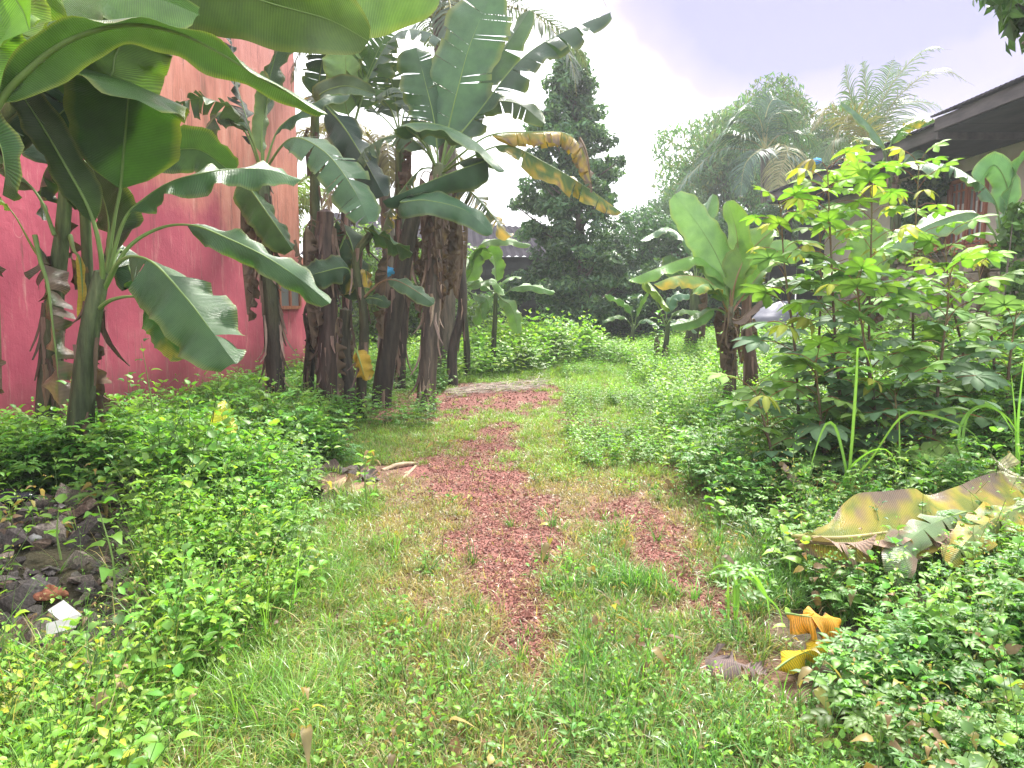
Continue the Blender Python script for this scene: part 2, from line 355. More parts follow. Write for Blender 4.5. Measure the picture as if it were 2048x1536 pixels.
def banana(label, base, stempts, r0, r1, D, leaves=(), nauto=0, autoL=1.4, autoW=.22, dead=2, nfl=30, cat='banana plant', group=None, scol=None,
           flapcol=BRN, azr=(0, 6.28), autokw=None, deadL=(.7, 1.3), crown=None):
    """stempts: picture points with a depth each -> metres; the stem stands on the ground below its first point"""
    S = [P(x, y, D+(r[0] if r else 0)) for x, y, *r in stempts]
    b = np.array([S[0][0], S[0][1], float(H(S[0][0], S[0][1]))-.03]) if base is None else np.array(base, float)
    par = thing('banana_plant', b, label, cat, group)
    C = pseudostem(par, [b]+[q for q in S if q[2] > b[2]+.12], r0, r1, b, scol)
    if nfl: flaps(par, C, (r0+r1)/2, nfl, b, flapcol)
    top = C[-1]
    for lf in leaves:
        pts = [P(x, y, D+(r[0] if r else 0)) for x, y, *r in lf[0]]; kw = dict(lf[2]) if len(lf) > 2 else {}
        if kw.pop('join', True): pts = [top-np.array([0, 0, .12])]+pts
        leaf(par, pts, lf[1], **kw)
    for i in range(nauto):
        az = azr[0]+(azr[1]-azr[0])*(i+.5*RS.rand())/max(nauto, 1); l = autoL*RS.uniform(.75, 1.15)
        kw = dict(tears=int(RS.choice([2, 7, 12, 16])), fold=RS.uniform(5, 30), lam=.2, tdrop=14, yel=float(RS.choice([0, 0, .12])), r0=.018)
        if autokw: kw.update(autokw)
        leaf(par, arch(top-np.array([0, 0, .1]), az, l, RS.uniform(.85, 1.35), RS.uniform(.6, 1.15)), autoW*RS.uniform(.85, 1.15), **kw)
    for i in range(dead):
        az = RS.uniform(0, 6.28); o_ = np.array([cos(az), sin(az), 0]); l = RS.uniform(*deadL)
        p0 = top-np.array([0, 0, RS.uniform(.05, .5)])+o_*r1*.8
        pts = [p0, p0+o_*.12+np.array([0, 0, .06]), p0+o_*.2+np.array([0, 0, -.12]), p0+o_*.17+np.array([RS.uniform(-.05, .05), 0, -l*.5]), p0+o_*.13+np.array([RS.uniform(-.08, .08), 0, -l])]
        pts = [np.array([q[0], q[1], max(q[2], b[2]+.05)]) for q in pts]
        leaf(par, pts, RS.uniform(.10, .17), fold=60, curl=70, tears=6, gap=.3, tdrop=30, rip=.7, wv=5, col=np.array(flapcol)*RS.uniform(.5, 1.3), brn=.3, dead=True, r0=.012, name='dead_leaf', lam=.15)
    return par
# ------------------------------------------------------------------ ground with the worn gravel tracks
TRK = [(1010, 860, .26), (965, 905, .36), (935, 945, .50), (1000, 990, .46), (1015, 1050, .31), (1020, 1110, .29), (1020, 1175, .17), (1050, 1240, .08), (1070, 1330, .025), (1090, 1400, .03), (1090, 1480, .04), (1090, 1600, .07)]
TRKR = [(1225, 1022, .25), (1300, 1055, .2), (1335, 1110, .2), (1375, 1170, .17), (1440, 1215, .13)]
TRKB = [(700, 835, .25), (800, 822, .55), (900, 806, .9), (1000, 794, .9), (1070, 788, .55)]
SEG = []
for T_ in (TRK, TRKR, TRKB, [(865, 945, .35), (940, 950, .3)], [(1155, 848, .28), (1190, 850, .2)], [(790, 1200, .08), (850, 1230, .07)], [(920, 1080, .14), (930, 1110, .12)], [(1040, 1290, .1), (1065, 1310, .1)], [(1290, 930, .12), (1340, 940, .1)]):
    for (a, b, r), (c, d, s) in zip(T_[:-1], T_[1:]): SEG.append((*G(a, b), r, *G(c, d), s))
def gravel(x, y):
    x = np.asarray(x, float); y = np.asarray(y, float); best = np.full(x.shape, -9.)
    for x0, y0, r0, x1, y1, r1 in SEG:
        dx, dy = x1-x0, y1-y0; t = np.clip(((x-x0)*dx+(y-y0)*dy)/(dx*dx+dy*dy), 0, 1)
        ax = 1+y*.06
        d = np.hypot(x-x0-t*dx, (y-y0-t*dy)/ax); r = r0+(r1-r0)*t
        best = np.maximum(best, 1-d/r)
    return best+(vn(x, y, 4, 3)-.5)*1.1+(vn(x, y, 11, 4)-.5)*.8+(vn(x, y, 27, 5)-.5)*.5
def worn(x, y):       # thin grass on the trodden middle of the plot
    return sstep(.15, .46, vn(x, y, 1.7, 6)*.55+vn(x, y, 6, 7)*.45)*sstep(-.5, -.1, x+.9)*(1-sstep(1.0+.05*y, 1.6+.1*y, x))*.9+.9*sstep(-1.1, -.15, gravel(x, y)-.0)*(1-sstep(-.5, .3, gravel(x, y)))*.8
xs = np.unique(np.round(np.r_[-300, -150, -80, -40, -25, -15, -11, np.arange(-8, 10, .07), 11, 15, 25, 40, 80, 150, 300], 3))
ys = np.unique(np.round(np.r_[-60, -20, -5, 0, np.arange(.8, 9, .05), np.arange(9, 28, .14), 30, 34, 40, 60, 100, 200, 400], 3))
X, Y = np.meshgrid(xs, ys, indexing='ij'); Z = H(X, Y)
g = gravel(X, Y)
LB = lambda y: -.68-.145*y          # border of the weeds, left
RB = lambda y: .80+.125*y           # border of the weeds, right
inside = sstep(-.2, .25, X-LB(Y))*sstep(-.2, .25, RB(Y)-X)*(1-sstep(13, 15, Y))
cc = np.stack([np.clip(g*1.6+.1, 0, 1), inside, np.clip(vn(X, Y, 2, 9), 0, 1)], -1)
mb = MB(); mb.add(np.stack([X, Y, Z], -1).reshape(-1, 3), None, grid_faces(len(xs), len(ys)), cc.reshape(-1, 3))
m, t, o = mat('ground')
sp = nd(t, 'ShaderNodeSeparateColor'); t.links.new(attr(t, 'Col').outputs['Color'], sp.inputs[0])
tcn = nd(t, 'ShaderNodeTexCoord'); ob = tcn.outputs['Object']
vo = nd(t, 'ShaderNodeTexVoronoi'); vo.inputs['Scale'].default_value = 55; t.links.new(ob, vo.inputs['Vector'])
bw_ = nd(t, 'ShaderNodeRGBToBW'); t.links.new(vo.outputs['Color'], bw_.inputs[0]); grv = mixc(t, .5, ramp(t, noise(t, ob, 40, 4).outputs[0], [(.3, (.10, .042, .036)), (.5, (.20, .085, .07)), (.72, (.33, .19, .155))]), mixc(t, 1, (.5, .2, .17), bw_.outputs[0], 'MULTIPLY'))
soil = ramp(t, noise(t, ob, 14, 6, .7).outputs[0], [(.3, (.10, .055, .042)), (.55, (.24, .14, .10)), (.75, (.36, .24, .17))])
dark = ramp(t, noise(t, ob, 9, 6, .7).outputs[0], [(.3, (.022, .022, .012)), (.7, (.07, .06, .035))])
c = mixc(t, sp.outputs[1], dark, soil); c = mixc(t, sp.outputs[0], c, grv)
pr = nd(t, 'ShaderNodeBsdfPrincipled'); pr.inputs['Roughness'].default_value = .9; pr.inputs['Specular IOR Level'].default_value = .2
t.links.new(c, pr.inputs['Base Color'])
bp = nd(t, 'ShaderNodeBump'); bp.inputs['Strength'].default_value = .9; bp.inputs['Distance'].default_value = .012
t.links.new(fmath(t, 'ADD', vo.outputs['Distance'], noise(t, ob, 70, 4, .7).outputs[0]), bp.inputs['Height']); t.links.new(bp.outputs[0], pr.inputs['Normal']); t.links.new(pr.outputs[0], o.inputs[0])
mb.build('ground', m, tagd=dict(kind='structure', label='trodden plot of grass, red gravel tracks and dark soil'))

# ------------------------------------------------------------------ pink rendered house at the left
m, t, o = mat('pink_render'); tcn = nd(t, 'ShaderNodeTexCoord'); ob = tcn.outputs['Object']
sx = nd(t, 'ShaderNodeSeparateXYZ'); t.links.new(ob, sx.inputs[0])
n1_ = noise(t, ob, .8, 5, .6); st = noise(t, vmath(t, 'MULTIPLY', ob, (2.2, 2.2, .30)), 2.0, 7, .7); st2 = noise(t, vmath(t, 'MULTIPLY', ob, (4, 4, .5)), 2.5, 6, .75)
hgt = fmath(t, 'ADD', fmath(t, 'ADD', fmath(t, 'MULTIPLY', sx.outputs[2], .42), fmath(t, 'MULTIPLY', sx.outputs[1], .11)), fmath(t, 'MULTIPLY', n1_.outputs[0], 1.0))
lower = ramp(t, n1_.outputs[0], [(.3, (.36, .060, .10)), (.6, (.53, .105, .155)), (.8, (.60, .18, .21))])
upper = ramp(t, st.outputs[0], [(.32, (.33, .15, .10)), (.46, (.56, .21, .155)), (.6, (.64, .28, .21)), (.75, (.70, .42, .31))])
fac = ramp(t, hgt, [(0, (0, 0, 0)), (1, (1, 1, 1))])
mr = nd(t, 'ShaderNodeMapRange'); mr.inputs[1].default_value = 1.85; mr.inputs[2].default_value = 2.2; mr.interpolation_type = 'SMOOTHSTEP'; t.links.new(hgt, mr.inputs[0])
c = mixc(t, mr.outputs[0], lower, upper)
mrt = nd(t, 'ShaderNodeMapRange'); mrt.inputs[1].default_value = 2.7; mrt.inputs[2].default_value = 3.6; t.links.new(hgt, mrt.inputs[0])
c = mixc(t, mrt.outputs[0], c, ramp(t, st.outputs[0], [(.3, (.50, .17, .16)), (.7, (.64, .27, .24))]))
c = mixc(t, fmath(t, 'MULTIPLY', fmath(t, 'SUBTRACT', st2.outputs[0], .55, True), 3.5, True), c, (.66, .38, .34))
c = mixc(t, fmath(t, 'MULTIPLY', fmath(t, 'SUBTRACT', noise(t, vmath(t, 'MULTIPLY', ob, (5, 5, .5)), 2.0, 7, .75).outputs[0], .56, True), 5.5, True), c, (.16, .07, .06))
mw = nd(t, 'ShaderNodeTexNoise'); mw.inputs['Scale'].default_value = 1.3; mw.inputs['Detail'].default_value = 1; t.links.new(vmath(t, 'MULTIPLY', ob, (1, 1, .8)), mw.inputs['Vector'])
crk = fmath(t, 'LESS_THAN', fmath(t, 'ABSOLUTE', fmath(t, 'SUBTRACT', mw.outputs[0], .62)), .0016)
c = mixc(t, fmath(t, 'MULTIPLY', crk, .3), c, (.72, .42, .40))
splash = nd(t, 'ShaderNodeMapRange'); splash.inputs[1].default_value = .55; splash.inputs[2].default_value = -.1; t.links.new(fmath(t, 'SUBTRACT', sx.outputs[2], fmath(t, 'MULTIPLY', st.outputs[0], .5)), splash.inputs[0])
c = mixc(t, fmath(t, 'MULTIPLY', splash.outputs[0], .8), c, (.14, .06, .05))
pr = nd(t, 'ShaderNodeBsdfPrincipled'); pr.inputs['Roughness'].default_value = .75; pr.inputs['Specular IOR Level'].default_value = .25
t.links.new(c, pr.inputs['Base Color']); bp = nd(t, 'ShaderNodeBump'); bp.inputs['Strength'].default_value = .35; bp.inputs['Distance'].default_value = .03
t.links.new(fmath(t, 'ADD', noise(t, ob, 5, 6, .7).outputs[0], fmath(t, 'MULTIPLY', st2.outputs[0], .6)), bp.inputs['Height']); t.links.new(bp.outputs[0], pr.inputs['Normal']); t.links.new(pr.outputs[0], o.inputs[0])
M_pink = m
WD = unit([.155, 1]); WN = np.array([WD[1], -WD[0]])      # along the wall, out of the wall
def wallpt(y, outw=0, z=0):
    x = -4.28+.155*(y-13); return np.array([x+WN[0]*outw, y+WN[1]*outw, z])
def prism(mb, poly, z0, z1, col=(1, 1, 1)):
    k = len(poly); v = [(x, y, z0) for x, y in poly]+[(x, y, z1) for x, y in poly]
    f4 = [[i, (i+1) % k, k+(i+1) % k, k+i] for i in range(k)]
    mb.add(v, None, f4+[[3, 2, 1, 0], [4, 5, 6, 7]], col)
hp = thing('pink_house', (*wallpt(8)[:2], 0), 'tall pink and salmon rendered house wall with streaked, peeling paint behind the banana plants', 'house')
ho = np.array(hp.location)
mb = MB(); a, b = wallpt(1.5), wallpt(14.5)
prism(mb, [(a[0]-7, a[1]+1), (a[0], a[1]), (b[0], b[1]), (b[0]-7, b[1]+1)], -.2, 7.6); mb.build('wall', M_pink, hp, ho, False)
mb = MB(); a, b = wallpt(14.52, -.35), wallpt(15.6, -.35)
prism(mb, [(a[0]-6, a[1]+1), (a[0], a[1]), (b[0], b[1]), (b[0]-6, b[1]+1)], -.2, 2.35); mb.build('annex_wall', M_pink, hp, ho, False)
M_wood = solid('red_wood', [(.3, (.24, .075, .045)), (.7, (.44, .17, .10))], 14, .55, .2, (1, 1, .2))
M_dark = solid('dark_inside', [(.3, (.012, .012, .014)), (.7, (.03, .028, .03))], 3, .9, 0)  # near-black colour for the painted shade of the car port and the post
m, t, o = mat('window_glass'); pr = nd(t, 'ShaderNodeBsdfPrincipled'); pr.inputs['Base Color'].default_value = (.20, .20, .21, 1); pr.inputs['Roughness'].default_value = .15
t.links.new(pr.outputs[0], o.inputs[0]); M_glass = m
def obox(mb, c, ux, uz, hx, hy, hz, col=(1, 1, 1)):
    """box at c with half sizes along ux, its horizontal normal and z"""
    ux = unit([*ux[:2], 0]); n = np.array([ux[1], -ux[0], 0]); c = np.asarray(c, float); v = []
    for k in (-1, 1):
        for i, j in ((-1, -1), (1, -1), (1, 1), (-1, 1)): v.append(c+ux*hx*i+n*hy*j+np.array([0, 0, hz*k]))
    mb.add(v, None, [(0, 3, 2, 1), (4, 5, 6, 7), (0, 1, 5, 4), (1, 2, 6, 5), (2, 3, 7, 6), (3, 0, 4, 7)], col)
wc = wallpt(13.95, .02, 1.72); ux3 = np.array([*WD, 0])
mb = MB()
for q in (-.42, 0, .42): obox(mb, wc+ux3*q, ux3, 0, .03, .035, .36)
for q in (-.36, .36): obox(mb, wc+np.array([0, 0, q]), ux3, 0, .39, .04, .03)
fr = mb.build('window', M_wood, hp, ho, False)
mb = MB(); obox(mb, wc-np.array([*WN, 0])*.012, ux3, 0, .388, .012, .33); mb.build('pane', M_glass, fr, ho, False)

# ------------------------------------------------------------------ cream house at the right: eave, roof, window
M_cream = solid('cream_render', [(.25, (.36, .31, .26)), (.5, (.55, .49, .42)), (.8, (.64, .58, .51))], 1.6, .85, .25, (1, 1, .6))
M_roof = solid('old_roof_sheet', [(.25, (.02, .02, .025)), (.6, (.045, .04, .05)), (.8, (.08, .07, .08))], 3, .95, .3, (1, .4, 1), .02)
M_soff = solid('soffit_board', [(.3, (.02, .02, .03)), (.7, (.05, .048, .068))], 4, .8, .2, (1, .3, 1))
M_fasc = solid('fascia_board', [(.3, (.05, .042, .05)), (.7, (.12, .10, .105))], 6, .8, .3, (1, .2, 1))
rh = thing('cream_house', (8.4, 14, 1), 'cream rendered house with a dark low eave and a red-brown wooden window', 'house'); ro = np.array(rh.location)
def hb(name, boxes, m, par=rh, bevel=None):
    mb = MB()
    for lo, hi in boxes: box(mb, lo, hi)
    return mb.build(name, m, par, ro, False)
hb('wall', [((9.2, 8, -.3), (15, 14.8, 4.52)), ((9.2, 16.1, -.3), (15, 22.4, 4.5)), ((9.201, 14.8, -.3), (15, 16.1, 2.6)), ((9.201, 14.8, 3.95), (15, 16.1, 4.5))], M_cream)
# far room: open car port, its shade put into the near-black wall colour
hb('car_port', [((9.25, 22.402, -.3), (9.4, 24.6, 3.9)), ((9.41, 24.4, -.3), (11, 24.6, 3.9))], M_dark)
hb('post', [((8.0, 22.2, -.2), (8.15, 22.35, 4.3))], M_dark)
def slope(name, x0, z0, x1, z1, y0, y1, th, m, corr=True):
    mb = MB(); n = 60 if corr else 2; ysl = np.linspace(y0, y1, n*2+1 if corr else 2); zz = (.009*np.cos(np.arange(len(ysl))*pi)) if corr else np.zeros(len(ysl))
    top = [(x0, y, z0+q) for y, q in zip(ysl, zz)]+[(x1, y, z1+q) for y, q in zip(ysl, zz)]; k = len(ysl)
    bot = [(x0, y, z0+q-th) for y, q in zip(ysl, zz)]+[(x1, y, z1+q-th) for y, q in zip(ysl, zz)]
    f = [[i, i+1, k+i+1, k+i] for i in range(k-1)]; f2 = [[2*k+i, 3*k+i, 3*k+i+1, 2*k+i+1] for i in range(k-1)]; f3 = [[i, 2*k+i, 2*k+i+1, i+1] for i in range(k-1)]
    e = [[0, k, 3*k, 2*k], [k-1, 3*k-1, 4*k-1, 2*k-1]]
    mb.add(top+bot, None, f+f2+f3+e); return mb.build(name, m, rh, ro, False)
slope('roof', 7.34, 4.70, 12.5, 6.45, 6.5, 13.6, .03, M_roof); slope('roof', 7.44, 4.60, 12.5, 6.35, 13.62, 22.6, .03, M_roof)
hb('fascia', [((7.42, 6.5, 4.44), (7.46, 13.6, 4.655))], M_fasc); hb('fascia', [((7.52, 13.62, 4.34), (7.56, 22.6, 4.58))], M_fasc)
hb('gable_board', [((7.465, 13.56, 4.30), (9.15, 13.6, 4.68))], M_fasc)
for k in range(9): hb('soffit_board', [((7.47, 6.5+k*.8, 4.42+.004*(k % 2)), (9.197, 6.5+k*.8+.79 if k < 8 else 13.55, 4.437+.004*(k % 2)))], M_soff)
for k in range(11): hb('soffit_board', [((7.57, 13.63+k*.84, 4.34+.004*(k % 2)), (9.197, 13.63+k*.84+.83, 4.357+.004*(k % 2)))], M_soff)
y0, y1, z0, z1 = 14.8, 16.1, 2.6, 3.95; DX = .8; ym = 15.45
wn = hb('window', [((9.14, y0, z0), (9.26, y0+.07, z1)), ((9.14, y1-.07, z0), (9.26, y1, z1)), ((9.14, y0+.07, z1-.07), (9.26, y1-.07, z1)), ((9.12, y0-.05, z0-.06), (9.28, y1+.05, z0)), ((9.15, ym-.03, z0), (9.25, ym+.03, z1-.07))], M_wood)
for s_ in (y0+.07, ym+.03):
    mb = MB(); e = s_+.55
    for k in range(4): box(mb, (9.17, s_+.015+k*.16, z0+.02), (9.20, s_+.045+k*.16, z1-.09))
    for k in range(3): box(mb, (9.172, s_+.045, z0+.04+k*.53), (9.198, s_+.495, z0+.075+k*.53))
    mb.build('glazing_bar', M_wood, wn, ro, False)
    mb = MB(); box(mb, (9.202, s_+.01, z0+.01), (9.207, e-.01, z1-.075)); mb.build('pane', M_glass, wn, ro, False)
M_curt = solid('curtain', [(.3, (.45, .43, .43)), (.7, (.62, .6, .58))], 3, .9, 0)
mb = MB(); yy = np.linspace(y0+.08, y1-.08, 41); xx = 8.395+.012*np.cos(np.arange(41)*pi/2)
hb('lintel', [((9.16, y0-.1, z1+.005), (9.199, y1+.1, z1+.12))], M_fasc)
for k, s_ in enumerate((y0+.1, y0+.28, y0+.76, y0+.94)):
    mb = MB(); box(mb, (9.1985, s_, z0+.03), (9.201, s_+.1, z0+.85)); mb.build('curtain', M_curt, wn, ro, False)

# ------------------------------------------------------------------ block wall in front of the cream house
M_block = solid('cement_block', [(.25, (.10, .085, .07)), (.5, (.24, .20, .165)), (.75, (.36, .31, .26))], 5, .92, .6, usecol=True)
M_mort = solid('mortar', [(.3, (.10, .085, .07)), (.7, (.22, .19, .16))], 9, .95, .5)
bw = thing('block_wall', (7.3, 12, .8), 'weathered grey cement block wall in front of the cream house', 'wall'); bo = np.array(bw.location)
mb = MB(); box(mb, (7.312, 8.0, .2), (7.43, 17.4, 2.28)); mb.build('mortar', M_mort, bw, bo, False)
bm_ = []
for q in range(4):
    mb = MB(); r_ = RS.uniform(.7, 1.2); c = np.array([1, .97, .93])*r_; e = RS.uniform(-.004, .004, (8, 3)); v = []
    x0, x1, yy0, yy1, zz0, zz1 = -.018, .09, -.19, .19, -.09, .09; b_ = .01
    v = [(x0+b_, yy0, zz0), (x0+b_, yy1, zz0), (x0+b_, yy1, zz1), (x0+b_, yy0, zz1), (x0, yy0+b_, zz0+b_), (x0, yy1-b_, zz0+b_), (x0, yy1-b_, zz1-b_), (x0, yy0+b_, zz1-b_), (x1, yy0, zz0), (x1, yy1, zz0), (x1, yy1, zz1), (x1, yy0, zz1)]
    mb.add(v, None, [(4, 7, 6, 5), (0, 4, 5, 1), (1, 5, 6, 2), (2, 6, 7, 3), (3, 7, 4, 0), (0, 1, 9, 8), (1, 2, 10, 9), (2, 3, 11, 10), (3, 0, 8, 11)], c)
    bm_.append(mb.mesh('block', M_block, False))
for r_ in range(8):
    for k in range(23):
        yk = 8.2+k*.4+(.2 if r_ % 2 else 0); z = .83+r_*.2
        if z > 2.34-.04*max(0, yk-10.7)+RS.uniform(-.05, .05): continue
        o = bpy.data.objects.new('block', bm_[RS.randint(4)]); COL.objects.link(o); o.parent = bw
        o.location = (7.31-bo[0]+RS.uniform(-.006, .004), yk-bo[1], z-bo[2]); o.rotation_euler = (0, 0, RS.uniform(-.008, .008))
mb = MB()
for k in range(12): obox(mb, (7.36, 8.4+k*.78, 2.335-.03*max(0, k*.78-2.3)+RS.uniform(-.01, .01)), (0, 1, 0), 0, .385, .10, .035, (.6, .6, .6))
mb.build('coping', M_block, bw, bo, False)

# ------------------------------------------------------------------ blackened wall closing the plot, sheds behind it
M_black = solid('blackened_block', [(.3, (.010, .012, .013)), (.6, (.028, .03, .03)), (.8, (.06, .06, .055))], 2.5, .95, .6, usecol=True)
fw = thing('boundary_wall', (2, 25, 0), 'blackened old block wall with a ragged mossy top at the far end of the plot', 'wall'); fo_ = np.array(fw.location)
mb = MB()
for r_ in range(15):
    for k in range(36):
        x = -6+k*.41+(.2 if r_ % 2 else 0); z = .0+r_*.2
        if z > 2.75+.25*vn(x, 0, 1.1, 3)*2-.25: continue
        c = np.array([1, 1, 1])*RS.uniform(.5, 1.6); dd = RS.uniform(-.012, .012); box(mb, (x-.197, 25+dd, z-.095), (x+.197, 25.2, z+.095), c)
box(mb, (-6.1, 25.03, -.2), (8.9, 25.17, 2.5), (.4, .4, .4))
mb.build('blockwork', M_black, fw, fo_, False, dict(kind='stuff'))
sh = thing('shed', P(850, 560, 27.5), 'low shed with a dark corrugated sheet roof behind the banana clump', 'shed'); so = np.array(sh.location)
mb = MB(); a = P(600, 400, 30); 
def quadsheet(mb, A, B, C, D, n, amp, col=(1, 1, 1)):
    A, B, C, D = map(np.asarray, (A, B, C, D)); nr = unit(np.cross(B-A, D-A)); V = []
    for i in range(n+1):
        f = i/n; q = nr*amp*(1 if i % 2 else -1); V += [A+(B-A)*f+q, D+(C-D)*f+q]
    mb.add(V, None, [[2*i, 2*i+2, 2*i+3, 2*i+1] for i in range(n)], col)
quadsheet(mb, (-7.5, 26.6, 3.05), (1.9, 26.6, 3.0), (1.2, 30, 4.3), (-7.0, 30, 4.9), 70, .03); mb.build('roof', M_roof, sh, so, False)
mb = MB(); box(mb, (-7.3, 26.9, -.2), (1.6, 29.8, 3.02)); mb.build('wall', M_black, sh, so, False)
sh = thing('shed', (7, 29, 0), 'dark tiled shed roof behind the wall beside the conical tree', 'shed'); so = np.array(sh.location)
mb = MB(); quadsheet(mb, (4.5, 27, 2.7), (10.5, 27, 2.8), (10.2, 30, 4.0), (5, 30, 3.9), 50, .03); mb.build('roof', M_roof, sh, so, False)
mb = MB(); box(mb, (4.7, 27.2, -.2), (10.2, 29.8, 2.7)); mb.build('wall', M_black, sh, so, False)
# ------------------------------------------------------------------ banana plants
# near plant outside the left edge: its big leaves arch across the top of the view
UG = (.075, .16, .03)
banana('banana plant just past the left edge, long arching leaves reaching across the pink wall', None, [(-190, 900), (-120, 420), (-80, 330)], .12, .07, 3.7, [
    ([(-10, 215), (60, 135), (140, 78), (250, 48), (350, 62), (440, 105), (530, 160), (600, 195), (655, 228, .1)], .135, dict(top=-20, lam=.2, fold=4, curl=26, col=(.04, .085, .025), r0=.030, rip=.42, wv=2.2)),
    ([(-70, 150), (-60, 20), (-20, -60), (40, 10), (60, 60, -.1)], .28, dict(top=-60, col=YOUNG, lam=.25, r0=.02)),
    ([(-70, 190, .2), (-30, 100, .3), (40, 10, .4), (120, -60, .5)], .30, dict(top=-70, col=YOUNG, lam=.2)),
    ([(-100, 260), (-60, 240), (-30, 250), (0, 290), (10, 350), (5, 390, .1)], .12, dict(top=50, lam=.2, col=DEEP)),
    ([(-120, 420, .1), (-60, 470, .3), (-10, 520, .35), (0, 640, .35), (5, 790, .35)], .11, dict(fold=60, curl=70, tears=8, gap=.3, tdrop=30, rip=.7, wv=5, col=BRN, dead=True, brn=.3, name='dead_leaf')),
    ([(-120, 300, 1.0), (60, 60, 1.0), (180, -20, 1.1), (300, -8, 1.2), (400, 30, 1.3)], .34, dict(top=-40, lam=.3, fold=10, tears=2, col=UG)),
], dead=0, nfl=6, group='banana plants along the pink wall')
banana('tall banana plant by the pink wall with broad pale undersides at the top', None, [(-130, 900, .9), (-70, 400, .9), (40, 190, .6)], .09, .05, 5.2, [
    ([(200, -20), (330, -45), (450, -20), (560, 12), (660, 40), (738, 82)], .30, dict(top=-52, lam=.12, fold=4, curl=10, col=(.085, .17, .035), rip=.3, wv=2, r0=.02)),
    ([(300, -60, .3), (480, -80, .4), (640, -60, .5), (750, -30, .6), (880, -25, .7)], .42, dict(top=-60, lam=.1, fold=4, curl=8, col=(.10, .19, .05), rip=.25, wv=2)),
    ([(205, 165, .2), (232, 110, .2), (262, 50, .25), (330, 10, .3), (400, 20, .4)], .34, dict(top=-50, lam=.12, col=YOUNG, fold=10, rip=.3)),
    ([(150, 150, .3), (162, 60, .35), (168, 130, .2), (180, 200, .1)], .17, dict(top=50, lam=.5, col=(.04, .09, .05))),
    ([(140, 200, .2), (110, 235, .1), (70, 250, .0), (30, 300, -.1)], .16, dict(top=50, col=DEEP, lam=.1, tears=4)),
    ([(60, 150, .1), (-30, 150, .2)], .18, dict(top=40, col=DEEP)),
    ([(130, 250, .2), (150, 330, .1), (170, 400, .1), (150, 420, .1)], .2, dict(top=-40, col=DEEP, lam=.15)),
], dead=0, nfl=5, group='banana plants along the pink wall')
banana('dark-leaved banana plant squeezed between the others and the pink wall', None, [(182, 860), (178, 600), (165, 330)], .05, .04, 6.6, [
    ([(190, 280), (230, 240), (290, 225), (350, 260), (390, 300)], .2, dict(top=15, lam=.2, tears=5, col=DEEP)),
    ([(130, 280), (90, 200), (110, 120)], .22, dict(top=-50, tears=7, gap=.2, col=(.03, .075, .035))),
    ([(110, 270), (60, 215), (10, 230), (-20, 290)], .2, dict(top=20, tears=4, col=DEEP)),
    ([(185, 260), (215, 200), (250, 170), (300, 200)], .2, dict(top=30, tears=9, gap=.3, col=(.05, .10, .06))),
    ([(180, 350), (215, 340), (245, 380), (250, 440)], .2, dict(top=20, tears=6, col=(.025, .06, .025))),
    ([(140, 340), (100, 330), (80, 380), (85, 440)], .18, dict(top=20, tears=3, col=(.03, .07, .03)))], dead=0, nfl=4, group='banana plants along the pink wall')
# A, behind and left of B, with the half dead leaf hanging down its front
banana('banana plant with a half-dead leaf hanging down its stem by the pink wall', None, [(92, 850), (105, 650), (125, 470), (135, 345)], .095, .045, 5.9, [
    ([(110, 470, -.1), (80, 395, -.1), (30, 340, -.1), (-20, 290, -.1)], .10, dict(lam=.45, top=-40, fold=40, col=(.07, .13, .03), join=False)),
    ([(118, 560), (70, 500, -.1), (30, 430, -.1), (-15, 380, -.1)], .05, dict(lam=.75, col=YOUNG, join=False, rib=(.2, .24, .05))),
    ([(70, 470, -.1), (80, 520, -.15), (95, 570, -.2), (105, 650, -.25), (115, 740, -.25), (118, 810, -.25)], .17, dict(lam=.05, fold=30, curl=50, tears=7, gap=.2, rip=.6, wv=4, tdrop=25, brn=.42, yel=.2, col=(.06, .13, .03), join=False, top=40)),
    ([(140, 470), (148, 500, -.2), (160, 520, -.25), (165, 590, -.25), (158, 640, -.25)], .03, dict(lam=.4, col=(.4, .3, .03), join=False)),
    ([(150, 300), (170, 250, .1), (175, 200, .1), (190, 120, .2)], .14, dict(top=-60, col=DEEP, lam=.3)),
    ([(150, 330), (200, 320, .3), (250, 280, .4), (330, 300, .5), (400, 300, .6), (468, 348, .7)], .20, dict(top=-25, col=(.045, .10, .03), lam=.4)),
    ([(130, 360), (90, 300), (60, 260, .1), (10, 250, .2)], .16, dict(top=30, col=DEEP)),
], dead=1, nfl=22, scol=[(.04, .035, .03), (.07, .075, .04), (.13, .19, .08)], group='banana plants along the pink wall')
